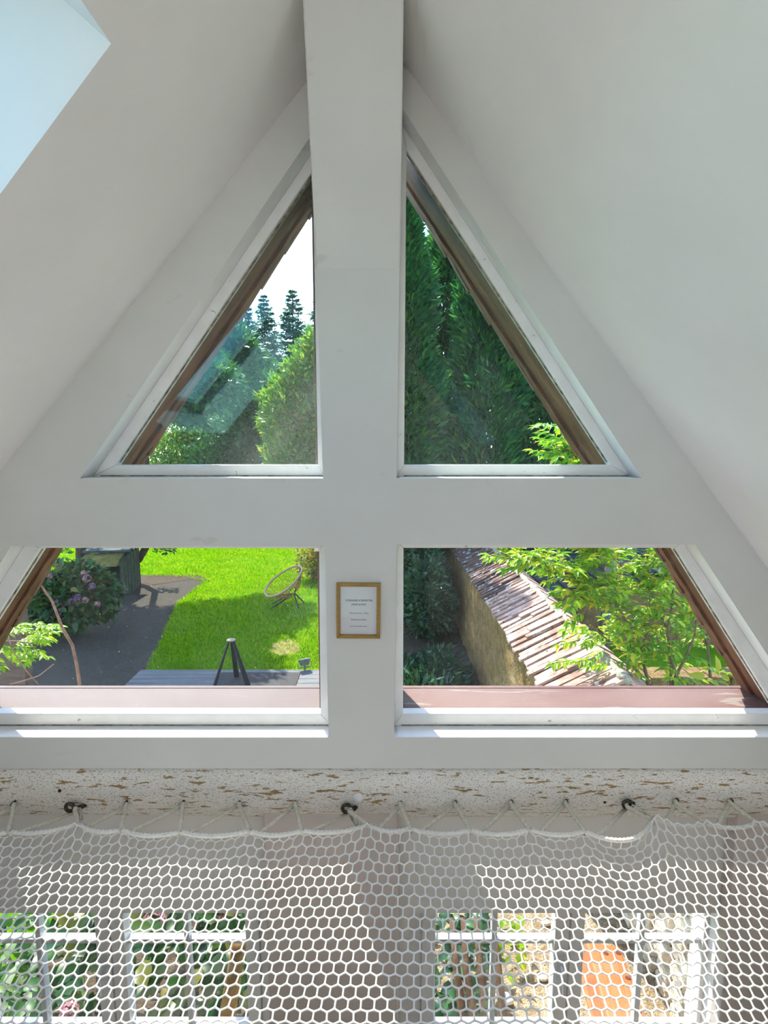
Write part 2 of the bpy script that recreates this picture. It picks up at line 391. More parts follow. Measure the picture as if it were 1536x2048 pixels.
M['leaf_dark'] = leafmat('dark_tree_leaf', [(0, (.012, .065, .025)), (.6, (.03, .125, .04)), (1, (.09, .23, .05))], .35, .45, 1.1)
M['needle'] = leafmat('spruce_needles', [(0, (.04, .14, .13)), (.6, (.07, .22, .19)), (1, (.11, .29, .21))], .4, .5, 1.1)
M['cypress'] = leafmat('cypress_spray', [(0, (.012, .09, .035)), (.5, (.03, .18, .06)), (.85, (.08, .27, .06)), (1, (.17, .35, .04))], .45, .5, 1.2)
M['leaf_yellow'] = leafmat('yellow_flowering_leaf', [(0, (.10, .18, .03)), (.45, (.25, .30, .05)), (.7, (.55, .45, .08)), (1, (.60, .32, .10))], .4, .5, 1.2)

# ------------------------------------------------------------------ the room shell
YW = 2.0                                         # inner face of the gable
def g(px, py, Y=YW):
    p = at(px, py, Y); return (p.x, p.z)
WB = rz(-1.272)                                  # foot of the gable plaster
L0, L1 = g(526, 275), g(0, 945)
R0, R1 = g(987, 377), g(1529, 1130)
sl = (L1[1] - L0[1]) / (L1[0] - L0[0]); sr = (R1[1] - R0[1]) / (R1[0] - R0[0])
apx = (L0[1] - R0[1] - sl * L0[0] + sr * R0[0]) / (sr - sl)
apz = L0[1] + sl * (apx - L0[0])
def lx(z): return L0[0] + (z - L0[1]) / sl       # ceiling lines in the gable plane
def rx(z): return R0[0] + (z - R0[1]) / sr
# window openings in the gable plane
HUL = [g(160, 957), g(646, 957), g(624, 268)]
HUR = [g(793, 957), g(1283, 957), g(803, 214)]
HLL = [g(-217, 1475), g(657, 1475), g(650, 1092), g(22, 1092)]
HLR = [g(788, 1475), g(1643, 1475), g(1390, 1089), g(793, 1089)]
outer = [(lx(WB) - .25, WB), (rx(WB) + .25, WB), (apx + .25, apz + .3), (apx - .25, apz + .3)]
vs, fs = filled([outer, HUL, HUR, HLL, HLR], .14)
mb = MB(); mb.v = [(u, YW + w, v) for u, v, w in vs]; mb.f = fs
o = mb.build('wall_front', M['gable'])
o.data.materials.append(M['sill'])                # the window reveals are painted glossy white
for p_ in o.data.polygons:
    if abs(p_.normal.y) < .5: p_.material_index = 1
tag(o, 'white plastered gable wall with crossing post and beam between four windows', 'wall', kind='structure')

# knee brace rising from the post to the ridge
b0l, b0r = g(632, 540), g(800, 540)
t0l, t0r = at(605, 0, 1.65), at(808, 0, 1.65)
k = 1.55
bl = Vector((b0l[0], YW, b0l[1])); br = Vector((b0r[0], YW, b0r[1]))
tl = bl + (t0l - bl) * k; tr = br + (t0r - br) * k
mb = MB().hexa([bl, br, br + Vector((0, .02, 0)), bl + Vector((0, .02, 0)), tl, tr, Vector((tr.x, YW + .02, tr.z)), Vector((tl.x, YW + .02, tl.z))])
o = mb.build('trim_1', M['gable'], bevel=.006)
tag(o, 'white boxed brace widening from the gable post up to the ridge', 'beam', kind='structure')

# sloping ceilings, the left one with a roof window
def ceiling_map(side, s, y, w):
    """s metres down the slope from the ridge, w metres outwards"""
    m = sl if side < 0 else sr
    d = Vector((-1, 0, -m)).normalized() if side < 0 else Vector((1, 0, m)).normalized()
    nrm = Vector((d.z, 0, -d.x)) if side < 0 else Vector((-d.z, 0, d.x))
    if nrm.z < 0: nrm = -nrm
    return Vector((apx, y, apz)) + d * s + nrm * w
def s_of(side, z):
    m = sl if side < 0 else sr
    d = Vector((-1, 0, -m)).normalized() if side < 0 else Vector((1, 0, m)).normalized()
    return (z - apz) / d.z
YB = -3.6
SLmax, SRmax = s_of(-1, rz(-1.75)), s_of(1, rz(-1.75))
_n = Vector((sl, 0, -1)); _d = ray(222, 87); _t = _n.dot(Vector((apx, 0, apz)) - Vector((0, 0, EYE))) / _n.dot(_d)
_c = _d * _t; _c.z += EYE
SK = (s_of(-1, _c.z), s_of(-1, rz(.05)), -.12, _c.y)
SK2 = (s_of(1, rz(.85)), s_of(1, rz(-.05)), -2.3, -.9)
def ceil_obj(name, side, smax, holes, label):
    vs, fs = filled([[(-.0, YB), (smax, YB), (smax, YW + .02), (-.0, YW + .02)]] + [[(h[0], h[2]), (h[1], h[2]), (h[1], h[3]), (h[0], h[3])] for h in holes], .03)
    mb = MB(); mb.v = [tuple(ceiling_map(side, u, v, w)) for u, v, w in vs]; mb.f = fs
    return tag(mb.build(name, M['plaster']), label, 'ceiling', kind='structure')
ceil_obj('ceiling', -1, SLmax, [SK], 'white sloping ceiling on the left with a roof window')
ceil_obj('ceiling', 1, SRmax, [SK2], 'plain white sloping ceiling on the right')
def roof_window(name, side, h, label):
    e = empty(name, ceiling_map(side, (h[0] + h[1]) / 2, (h[2] + h[3]) / 2, .03)); tag(e, label, 'window', kind='structure')
    dpt = .34
    def slab(nm, a, b, c, d, w0, w1, mat):
        P = [ceiling_map(side, *q) for q in ((a, c, w0), (b, c, w0), (b, d, w0), (a, d, w0), (a, c, w1), (b, c, w1), (b, d, w1), (a, d, w1))]
        return MB().hexa(P).build(nm, mat, e)
    t = .03
    slab('jamb_lining', h[0] - t, h[1] + t, h[3], h[3] + t, .03, dpt, M['plaster'])
    slab('jamb_lining', h[0] - t, h[1] + t, h[2] - t, h[2], .03, dpt, M['plaster'])
    slab('head_lining', h[0] - t, h[0], h[2], h[3], .03, dpt, M['plaster'])
    slab('sill_lining', h[1], h[1] + t, h[2], h[3], .03, dpt, M['plaster'])
    f = .05
    slab('sash_rail', h[0], h[0] + f, h[2], h[3], dpt - .05, dpt, M['frame'])
    slab('sash_rail', h[1] - f, h[1], h[2], h[3], dpt - .05, dpt, M['frame'])
    slab('sash_stile', h[0] + f, h[1] - f, h[2], h[2] + f, dpt - .05, dpt, M['frame'])
    slab('sash_stile', h[0] + f, h[1] - f, h[3] - f, h[3], dpt - .05, dpt, M['frame'])
    slab('pane', h[0] + f, h[1] - f, h[2] + f, h[3] - f, dpt - .03, dpt - .026, M['glass_sky'])
roof_window('window_7', -1, SK, 'roof window in the left ceiling with pale blue lit white reveal')
roof_window('window_8', 1, SK2, 'added unseen roof window in the right ceiling, letting in light behind the photographer')  # opening added out of view to let more sky light into the attic

# rest of the room: side walls of the ground floor, floors, rear wall
xl, xr = lx(rz(-1.72)), rx(rz(-1.72))
tag(MB().box(xl - .12, xl, YB, 2.36, 0.06, rz(-1.70)).build('wall_left', M['plaster']), 'white ground floor side wall on the left', 'wall', kind='structure')
tag(MB().box(xr, xr + .12, YB, 2.36, 0.06, rz(-1.70)).build('wall_right', M['plaster']), 'white ground floor side wall on the right', 'wall', kind='structure')
tag(MB().box(xl - .12, xr + .12, YB, 2.2, -.04, .06).build('floor', M['floorwood']), 'wooden ground floor below the net', 'floor', kind='structure')
tag(MB().box(xl, xr, YB, .18, rz(-1.60), rz(-1.46)).build('floor', M['floorwood']), 'wooden mezzanine floor behind the net', 'floor', kind='structure')
back = [(xl - .1, .06), (xr + .1, .06), (rx(WB) + .1, WB), (apx, apz + .1), (lx(WB) - .1, WB)]
o = MB().prism(back, YB - .1, YB).build('wall_back', M['plaster'])
tag(o, 'white rear wall of the attic behind the photographer', 'wall', kind='structure')

# lower wall under the worn beam, with two window niches
YN = 2.08
zt = at(768, 1826, YN).z                        # lintel underside
def X(px, py, Y): return at(px, py, Y).x
WL = (X(-105, 1900, YN), X(545, 1900, YN)); WR = (X(818, 1900, YN), X(1455, 1900, YN))
zb = .55
loops = [[(xl, .06), (xr, .06), (xr, rz(-1.46)), (xl, rz(-1.46))],
         [(WL[0], zb), (WL[1], zb), (WL[1], zt), (WL[0], zt)], [(WR[0], zb), (WR[1], zb), (WR[1], zt), (WR[0], zt)]]
vs, fs = filled(loops, .26)
mb = MB(); mb.v = [(u, YN + w, v) for u, v, w in vs]; mb.f = fs
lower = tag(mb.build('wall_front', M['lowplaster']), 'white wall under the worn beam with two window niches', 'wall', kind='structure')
for (a, b, lab) in ((X(528, 1750, YW), X(797, 1750, YW), 'pinkish wall pier between the two ground floor windows'),
                    (X(1470, 1750, YW), xr, 'wall pier to the right of the ground floor windows')):
    tag(MB().box(a, b, YW + .012, YN, .06, rz(-1.46)).build('wall_front', M['pier'], bevel=.008), lab, 'wall', kind='structure')

# worn white floor beam with screw eyes, eye plates and a plug
bt, bb = WB, at(768, 1645, YW).z
prof = []
H = bt - bb
for (u, w) in ((0, .012), (.04, -.006), (.25, -.022), (.5, -.026), (.64, -.020), (.80, .004), (.94, .028), (1, .035)):
    prof.append((w, bt - u * H))
nx = 60; mb = MB()
xs = np.linspace(xl, xr, nx)
wob = np.cumsum(rng.normal(0, .0012, nx)); wob -= np.linspace(wob[0], wob[-1], nx)
for i, x in enumerate(xs):
    for w, z in prof: mb.v.append((x, YW + w + wob[i] * .6, z + wob[i] * (1 if z < bt - .02 else .2)))
    mb.v.append((x, YW + .2, bb)); mb.v.append((x, YW + .2, bt))
m = len(prof) + 2
for i in range(nx - 1):
    for j in range(m):
        mb.f.append((i * m + j, i * m + (j + 1) % m, (i + 1) * m + (j + 1) % m, (i + 1) * m + j))
mb.f.append(tuple(range(m))); mb.f.append(tuple((nx - 1) * m + j for j in range(m)))
beam = mb.build('trim_2', M['beam'], smooth=True)
tag(beam, 'worn white painted timber beam with brown flecks above the net', 'beam', kind='structure')
YE = YW - .026
EY = [(28, 1606), (145, 1606), (252, 1606), (366, 1605), (478, 1605), (590, 1604), (692, 1608), (801, 1605), (910, 1604), (1022, 1603), (1131, 1602), (1247, 1600), (1351, 1600), (1459, 1600), (1572, 1600), (-86, 1606)]
BIG = {1: -1, 6: 1, 11: 1}
BR = [(20, 1664), (158, 1648), (243, 1660), (361, 1664), (500, 1662), (604, 1661), (736, 1650), (821, 1657), (940, 1660), (1058, 1659), (1168, 1662), (1305, 1640), (1409, 1648), (1512, 1646), (1620, 1646), (-95, 1664)]
NZ0 = rz(-1.42)
for i, (px, py) in enumerate(EY):
    p = at(px, py, YE)
    if i in BIG:
        c = at(px + 2, py, YE + .004)
        mb = MB(); ring = [(c.x + .0155 * math.cos(t), YE - .022, c.z + .0155 * math.sin(t)) for t in np.linspace(0, 2 * math.pi, 21)[:-1]]
        mb.tube(ring, .0068, 8, closed=True)
        mb.tube([(c.x + .012, YE - .02, c.z - .006), (c.x + .030, YE - .006, c.z - .012), (c.x + .040, YE + .02, c.z - .016)], .009, 8)
        mb.build('eye_plate', M['darksteel'], beam, smooth=True)
    else:
        mb = MB(); c = p
        ring = [(c.x + .003 * math.sin(t), YE - .010 + .010 * math.cos(t), c.z - .002 + .011 * math.sin(t)) for t in np.linspace(0, 2 * math.pi, 17)[:-1]]
        mb.tube(ring, .0036, 6, closed=True)
        mb.tube([(c.x + .002, YE - .003, c.z + .004), (c.x + .006, YE + .03, c.z + .010)], .0045, 6)
        mb.build('screw_eye', M['darksteel'], beam, smooth=True)
c = at(716, 1596, YE)
mb = MB().lathe([(.0, .006), (.012, .0055), (.021, .003), (.024, -.012)], (0, 0, 0), 18)
mb.build('plug', M['sill'], beam, smooth=True, xf=Matrix.Translation((c.x, YE + .002, c.z)) @ Matrix.Rotation(R(90), 4, 'X'))
for px, py in ((118, 1583), (1210, 1605)):
    c = at(px, py, YE)
    MB().lathe([(.0, .002), (.006, .0015), (.007, -.01)], (0, 0, 0), 10).build('nail_hole', M['hole'], beam, xf=Matrix.Translation((c.x, YE + .003, c.z)) @ Matrix.Rotation(R(90), 4, 'X'))

# ------------------------------------------------------------------ gable windows
def gable_window(name, hole, inner, mat, names, label):
    base = Vector(((hole[0][0] + hole[1][0]) / 2, YW + .09, hole[0][1]))
    e = empty(name, base); tag(e, label, 'window', kind='structure')
    Y0, Y1 = YW + .087, YW + .135
    inn = [g(px, py, Y0) for px, py in inner]
    n = len(hole)
    for i in range(n):
        j = (i + 1) % n
        mb = MB().prism([hole[i], hole[j], inn[j], inn[i]], Y0, Y1)
        part = mb.build(names[i], M['frame'], e, bevel=.003)
        # bead of old putty against the glass
        a, b = Vector((inn[i][0], Y0 + .018, inn[i][1])), Vector((inn[j][0], Y0 + .018, inn[j][1]))
        if names[i] == 'sloping_stile':
            pts = [a.lerp(b, t) for t in np.linspace(0.01, .99, 40)]
            MB().tube(pts, [.0045 + .0022 * random.random() for _ in pts], 5).build('putty_bead', M['putty'], part)
    cx = sum(p[0] for p in inn) / n; cz = sum(p[1] for p in inn) / n
    pane = [(cx + (p[0] - cx) * 1.015, cz + (p[1] - cz) * 1.015) for p in inn]
    MB().prism(pane, Y0 + .022, Y0 + .026).build('pane', mat, e)
    # interior sill lining
    z0 = hole[0][1]
    a = hole[0][0]; b = hole[1][0]
    MB().box(a + .012, b - .002, YW + .001, Y0, z0 - .012, z0 + .002).build('window_sill', M['sill'], e, bevel=.002)
    # caulk line where the rail meets the sill
    MB().tube([(x, Y0 - .001, z0 + .004) for x in np.linspace(a + .03, b - .01, 12)], .0025, 5).build('caulk_line', M['putty'], e)
    return e
NT = ['bottom_rail', 'post_stile', 'sloping_stile']
gable_window('window_1', HUL, [(231, 930), (636, 930), (625, 341)], M['glass_ul'], NT, 'left upper triangular window with fir trees behind')
gable_window('window_2', HUR, [(808, 930), (1222, 930), (813, 300)], M['glass_ur'], ['bottom_rail', 'sloping_stile', 'post_stile'], 'right upper triangular window with dusty glass and dark hedge behind')
gable_window('window_3', HLL, [(-130, 1427), (641, 1427), (638, 1097), (81, 1096)], M['glass_ll'], ['bottom_rail', 'post_stile', 'top_rail', 'sloping_stile'], 'left lower window looking onto the lawn')
gable_window('window_4', HLR, [(806, 1427), (1557, 1427), (1351, 1096), (807, 1096)], M['glass_lr'], ['bottom_rail', 'sloping_stile', 'top_rail', 'post_stile'], 'right lower window looking onto the tiled garden wall')

# outside timbers of the gable: post, beam, painted ledge
tag(MB().box(-.265, .075, YW + .14, 2.36, rz(-1.10), rz(1.0)).build('trim_3', M['brown'], bevel=.004), 'brown outside post of the gable behind the white post', 'beam', kind='structure')
tag(MB().box(-1.75, 1.75, YW + .14, 2.20, rz(-.33), rz(-.15)).build('trim_4', M['brown'], bevel=.004), 'brown outside cross beam of the gable', 'beam', kind='structure')
lz = at(768, 1421, YW + .14).z
for (a, b, mt, lab) in ((-2.05, -.265, 'pinkpale', 'bleached pink painted outside ledge below the left lower window'), (.075, 2.15, 'pink', 'peeling pink painted outside ledge below the right lower window')):
    e = empty('trim_5', ((a + b) / 2, 2.24, lz - .05)); tag(e, lab, 'ledge', kind='structure')
    MB().box(a, b, YW + .135, 2.345, lz - .06, lz).build('ledge_board', M[mt], e, bevel=.004)
    MB().box(a, b, 2.350, 2.378, lz - .09, lz - .001).build('nosing_board', M[mt], e, bevel=.005)
tag(MB().box(-.265, .075, YW + .14, 2.36, lz - .12, rz(-1.10)).build('trim_6', M['brown']), 'outside foot of the gable post', 'beam', kind='structure')

# verge: brown soffit boards with the edges of the roof tiles, seen through the sloping side of each window
def verge(name, p0, p1, Y0, Y1, label, seedk):
    """p0 low, p1 high, as (x,z) on the glass line"""
    rr = random.Random(seedk)
    a, b = Vector((p0[0], 0, p0[1])), Vector((p1[0], 0, p1[1]))
    d = (b - a).normalized(); n = Vector((-d.z, 0, d.x))
    if n.x * (a.x - apx) < 0: n = -n            # outwards, away from the room axis
    a = a - d * .12; b = b + d * .10
    e = empty(name, (a + b) / 2 + Vector((0, Y0, 0))); tag(e, label, 'soffit', kind='structure')
    def brd(nm, y0, y1, w0, w1, mat, steps=14, jit=0.0):
        mb = MB(); m_ = []
        for i in range(steps + 1):
            c = a.lerp(b, i / steps); q = rr.uniform(-jit, jit)
            for (w, y) in ((w0 + q, y0), (w0 + q * 1.5, y1), (w1, y1), (w1, y0)):
                v = c + n * w; mb.v.append((v.x, y, v.z))
        for i in range(steps):
            for j in range(4): mb.f.append((i * 4 + j, i * 4 + (j + 1) % 4, i * 4 + 4 + (j + 1) % 4, i * 4 + 4 + j))
        mb.f.append((0, 1, 2, 3)); mb.f.append(tuple(steps * 4 + j for j in range(4)))
        return mb.build(nm, mat, e)
    brd('soffit_board', Y0, Y1 - .05, .004, .05, M['brown'])
    brd('verge_board', Y1 - .05, Y1, -.008, .06, M['brown'], 26, .003)
    L = (b - a).length; k = int(L / .17)
    for i in range(k):
        c0 = a + d * (i * .17); c1 = c0 + d * .185
        w0, w1 = rr.uniform(-.006, -.002), rr.uniform(-.015, -.010)     # each tile's lower end hangs a little further in
        if rr.random() < .35: w1 += .006
        P = []
        for (cc, w) in ((c0, w1), (c1, w0)):
            for (y, dw) in ((Y1 + .002, 0), (Y1 + .03, 0), (Y1 + .03, .014), (Y1 + .002, .014)):
                v = cc + n * (w + dw); P.append((v.x, y, v.z))
        MB().hexa(P).build('roof_tile', M['brownlight'] if rr.random() < .5 else M['brown'], e)
    return e
Yg = YW + .14
verge('trim_7', g(228, 932, Yg), g(624, 340, Yg), Yg, 2.36, 'brown roof overhang seen through the left upper window', 1)
verge('trim_8', g(1225, 932, Yg), g(814, 300, Yg), Yg, 2.43, 'brown roof overhang seen through the right upper window', 2)
verge('trim_9', g(-130, 1430, Yg), g(78, 1096, Yg), Yg, 2.31, 'brown roof overhang seen through the left lower window', 3)
verge('trim_10', g(1558, 1430, Yg), g(1353, 1096, Yg), Yg, 2.33, 'brown roof overhang seen through the right lower window', 4)

# ------------------------------------------------------------------ ground floor casement windows
def casement_window(name, x0, x1, hole, zlow, zhigh, zm, Y, label):
    e = empty(name, ((x0 + x1) / 2, Y, zlow)); tag(e, label, 'window', kind='structure')
    fw = .035
    MB().box(hole[0] + .001, x0 + fw, Y - .02, Y + .06, zlow, zhigh).build('outer_frame', M['pvc'], e, bevel=.003)
    MB().box(x1 - fw, hole[1] - .001, Y - .02, Y + .06, zlow, zhigh).build('outer_frame', M['pvc'], e, bevel=.003)
    MB().box(x0 + fw, x1 - fw, Y - .02, Y + .06, zhigh - fw, zhigh).build('outer_frame', M['pvc'], e, bevel=.003)
    MB().box(x0 + fw, x1 - fw, Y - .02, Y + .06, zlow, zlow + fw).build('outer_frame', M['pvc'], e, bevel=.003)
    xm = (x0 + x1) / 2; zA, zB = zlow + fw, zhigh - fw
    for (a, b, sd) in ((x0 + fw, xm - .004, 0), (xm + .004, x1 - fw, 1)):
        sw = .062
        mb = MB().box(a, a + sw, Y - .035, Y + .03, zA, zB).box(b - sw, b, Y - .035, Y + .03, zA, zB)
        mb.box(a + sw, b - sw, Y - .035, Y + .03, zA, zA + sw).box(a + sw, b - sw, Y - .035, Y + .03, zB - sw, zB)
        cs = mb.build('casement', M['pvc'], e, bevel=.004)
        pa, pb, za, zz = a + sw, b - sw, zA + sw, zB - sw
        MB().box(pa - .004, pb + .004, Y + .0, Y + .004, za - .004, zz + .004).build('pane', M['glass_gf'], cs)
        mid = (pa + pb) / 2
        MB().box(mid - .012, mid + .012, Y - .016, Y + .02, za, zz).build('muntin', M['grey_pvc'], cs, bevel=.002)
        for z in zm:
            if za < z < zz:
                MB().box(pa, mid - .012, Y - .015, Y + .02, z - .011, z + .011).build('muntin', M['grey_pvc'], cs, bevel=.002)
                MB().box(mid + .012, pb, Y - .015, Y + .02, z - .011, z + .011).build('muntin', M['grey_pvc'], cs, bevel=.002)
        if sd == 0:
            zc = zlow + .52
            mb = MB().box(b - .045, b - .015, Y - .045, Y - .035, zc - .06, zc + .06)
            mb.tube([(b - .03, Y - .045, zc + .02), (b - .03, Y - .085, zc + .02), (b - .03, Y - .09, zc - .09)], .009, 8)
            mb.build('handle', M['grey_pvc'], cs)
    return e
YC = 2.25
zm = [at(768, 1877, YC).z, at(768, 2046, YC).z]
casement_window('window_5', X(-78, 1900, YC), X(538, 1900, YC), WL, zb, at(768, 1800, YC).z + .16, zm, YC, 'ground floor casement window with hydrangea outside, left under the net')
casement_window('window_6', X(827, 1900, YC), X(1438, 1900, YC), WR, zb, at(768, 1800, YC).z + .16, zm, YC, 'ground floor casement window with orange planter outside, right under the net')

# ------------------------------------------------------------------ framed notice on the post
c = at(717, 1220, YW)
fr_w, fr_h = (X(760, 1220, YW) - X(673, 1220, YW)), g(717, 1165)[1] - g(717, 1275)[1]
notice = empty('notice_frame', (c.x, YW, c.z - fr_h / 2))
tag(notice, 'small gilt wooden frame with a printed notice on the white post', 'picture frame')
xf = Matrix.Translation((c.x, YW, c.z)) @ Matrix.Rotation(R(.5), 4, 'Y')
w2, h2, t = fr_w / 2, fr_h / 2, .0135
for poly in ([(-w2, h2), (w2, h2), (w2 - t, h2 - t), (-w2 + t, h2 - t)], [(-w2, -h2), (w2, -h2), (w2 - t, -h2 + t), (-w2 + t, -h2 + t)]):
    MB().prism(poly, -.014, -.0005).build('frame_rail', M['goldwood'], notice, bevel=.0015, xf=xf)
for poly in ([(-w2, h2), (-w2, -h2), (-w2 + t, -h2 + t), (-w2 + t, h2 - t)], [(w2, h2), (w2, -h2), (w2 - t, -h2 + t), (w2 - t, h2 - t)]):
    MB().prism(poly, -.014, -.0005).build('frame_stile', M['goldwood'], notice, bevel=.0015, xf=xf)
MB().box(-w2 + t, w2 - t, -.0045, -.001, -h2 + t, h2 - t).build('paper', M['paper'], notice, xf=xf)
pw, ph = fr_w - 2 * t, fr_h - 2 * t
for txt, v, wid, bold in (('CONSIGNES A RESPECTER', .688, .74, 1), ('POUR LE FILET', .605, .40, 1), ('Poids maximum : 150 kg', .43, .52, 0),
                          ('R\u00e9serv\u00e9 aux enfants', .295, .43, 0), ('Il est interdit de sauter !', .157, .49, 0)):
    cu = bpy.data.curves.new('t', 'FONT'); cu.body = txt; cu.align_x = 'CENTER'; cu.size = 1; cu.extrude = 0
    if bold: cu.offset = .012
    to = bpy.data.objects.new('t', cu); col.objects.link(to)
    me = bpy.data.meshes.new_from_object(to.evaluated_get(bpy.context.evaluated_depsgraph_get()))
    bpy.data.objects.remove(to); bpy.data.curves.remove(cu)
    xsx = [q.co.x for q in me.vertices]; s_ = pw * wid / (max(xsx) - min(xsx)); x0 = (max(xsx) + min(xsx)) / 2
    for q in me.vertices:
        u, w = q.co.x, q.co.y
        q.co = xf @ Vector(((u - x0) * s_ + pw * .015, -.0049, -ph / 2 + v * ph + w * s_ * 1.15))
    me.materials.clear(); me.materials.append(M['ink'])
    o = bpy.data.objects.new('print_line', me); col.objects.link(o); set_parent(o, notice)
m, nt, out = nodes('clear_cover_glass')
trn = N(nt, 'ShaderNodeBsdfTransparent'); gls = N(nt, 'ShaderNodeBsdfGlossy'); gls.inputs['Roughness'].default_value = .02
mxs = N(nt, 'ShaderNodeMixShader')
nt.links.new(schlick(nt), mxs.inputs[0]); nt.links.new(trn.outputs[0], mxs.inputs[1]); nt.links.new(gls.outputs[0], mxs.inputs[2]); nt.links.new(mxs.outputs[0], out.inputs[0])
MB().box(-w2 + t, w2 - t, -.0085, -.007, -h2 + t, h2 - t).build('cover_glass', m, notice, xf=xf)

# ------------------------------------------------------------------ the net
YN0 = at(600, 1662, YW).y
def net_z(y):
    t_ = (1.85 - y) / 1.65
    return NZ0 - .29 * 4 * t_ * (1 - t_)
anchors = []
for (px, py) in BR:
    p = atz(px, py, NZ0); anchors.append((p.x, p.y))
anchors.sort()
ax = np.array([a[0] for a in anchors]); ay = np.array([a[1] for a in anchors])
def border_y(x):
    """scalloped edge: anchors held back to the beam, rope hanging towards the room between them"""
    i = int(np.clip(np.searchsorted(ax, x) - 1, 0, len(ax) - 2))
    t_ = (x - ax[i]) / (ax[i + 1] - ax[i]); t_ = min(max(t_, 0), 1)
    dip = .024
    if abs(ax[i + 1] - BIGX) < 1e-6: dip = .075
    return ay[i] * (1 - t_) + ay[i + 1] * t_ - dip * 4 * t_ * (1 - t_)
BIGX = atz(1305, 1640, NZ0).x
net = empty('safety_net', (apx, 1.0, NZ0)); tag(net, 'white knotless safety net stretched below the worn beam', 'net')
pitch_x, pitch_y, amp = .035, .0300, .0038
x_min, x_max = lx(NZ0) + .06, rx(NZ0) - .06
nc = int((x_max - x_min) / (pitch_x / 2)); nr = 54
base_y = float(np.mean(ay)) - .012
by = np.array([border_y(x) for x in np.linspace(x_min - .3, x_max + .3, 600)])
bxs = np.linspace(x_min - .3, x_max + .3, 600)
def net_pt(u, v):
    """u across, v metres down the net from the border"""
    sh = .30 if u < -.4 else (.30 - (u + .4) / .75 * .30 if u < .35 else -.10 * min((u - .35) / .6, 1))
    x = u - sh * min(v, .5) * .55
    ye = np.interp(x, bxs, by)
    fall = math.exp(-v / .13)
    y = base_y + (ye - base_y + .012) * fall - v * .90
    # the cord is pulled sideways towards the big clamp
    x += (BIGX - x) * .55 * math.exp(-((x - BIGX) / .10) ** 2) * math.exp(-v / .06) * .5
    return Vector((x, y, net_z(y) + .004 * math.sin(u * 7 + v * 9)))
V = {}
for j in range(nr):
    for i in range(nc):
        s_ = 1 if (i + j) % 2 == 0 else -1
        V[i, j] = net_pt(x_min + i * pitch_x / 2 + rng.normal(0, .0006), max(.0, j * pitch_y + .018 - s_ * amp + rng.normal(0, .0006)))
segs = []
for j in range(nr):
    for i in range(nc - 1): segs.append((V[i, j], V[i + 1, j], .0030))
    for i in range(nc):
        if (i + j) % 2 == 1 and j < nr - 1: segs.append((V[i, j], V[i, j + 1], .0030))
        if j == 0 and (i + j) % 2 == 0:
            x = V[i, 0].x; segs.append((V[i, 0], Vector((x, np.interp(x, bxs, by), NZ0)), .0026))
A = np.array([s[0] for s in segs]); B = np.array([s[1] for s in segs]); RR = np.array([s[2] for s in segs])[:, None]
T = norm(B - A); U = norm(np.cross(T, np.array([[.13, .2, 1.0]]))); Wv = np.cross(T, U)
K = 6; ring = []
for (P, e_) in ((A - T * .001, 1.25), ((A * .72 + B * .28), .92), ((A * .28 + B * .72), .92), (B + T * .001, 1.25)):
    for k_ in range(K):
        w = 2 * math.pi * k_ / K
        ring.append(P + (U * math.cos(w) + Wv * math.sin(w)) * RR * e_)
VV = np.stack(ring, 1).reshape(-1, 3); n = len(segs)
fc = []
for r_ in range(3):
    for k_ in range(K): fc.append([r_ * K + k_, r_ * K + (k_ + 1) % K, (r_ + 1) * K + (k_ + 1) % K, (r_ + 1) * K + k_])
Fc = (np.arange(n)[:, None, None] * (4 * K) + np.array(fc)[None]).reshape(-1, 4)
o = np_mesh('net_mesh', VV, Fc, M['netcord'], net, smooth=True); o['kind'] = 'stuff'
# border rope: braided, slightly lumpy
pts = []; rad = []
for i, x in enumerate(np.arange(x_min, x_max, .0045)):
    tw = i * 1.9
    pts.append((x, float(np.interp(x, bxs, by)), NZ0 + .0005 * math.sin(tw))); rad.append(.0080 + .0012 * math.sin(tw))
MB().tube(pts, rad, 8).build('border_rope', M['rope'], net, smooth=True)
# lacing: down over the border at each screw eye, then up to the next one
order = sorted(range(len(EY)), key=lambda i: EY[i][0])
for q, i in enumerate(order):
    p = at(*EY[i], YE - .014); p.z -= .008
    if i in BIG: p = at(EY[i][0] + 6, EY[i][1] + 12, YE - .03)
    b = atz(*BR[i], NZ0)
    b2 = Vector((b.x, b.y - .006, NZ0 + .006))
    mid = p.lerp(b2, .5) + Vector((0, 0, -.004))
    MB().tube([p + Vector((0, .004, .004)), p + Vector((0, -.004, 0)), mid, b2, b + Vector((.004, -.006, -.006)), b + Vector((.012, .004, -.008))], .0084, 8).build('lacing_rope', M['lace'], net, smooth=True)
    if q < len(order) - 1:
        nx_ = order[q + 1]; pn = at(*EY[nx_], YE - .010); pn.z -= .010
        if nx_ in BIG: pn = at(EY[nx_][0] + 4, EY[nx_][1] + 18, YE - .01)
        xx = b.x + .040; st = Vector((xx, float(np.interp(xx, bxs, by)) + .002, NZ0 + .003))
        MB().tube([b + Vector((.012, .004, -.008)), st + Vector((0, .004, -.006)), st, st.lerp(pn, .55) + Vector((0, 0, -.003)), pn], .0076, 8).build('lacing_rope', M['lace'], net, smooth=True)
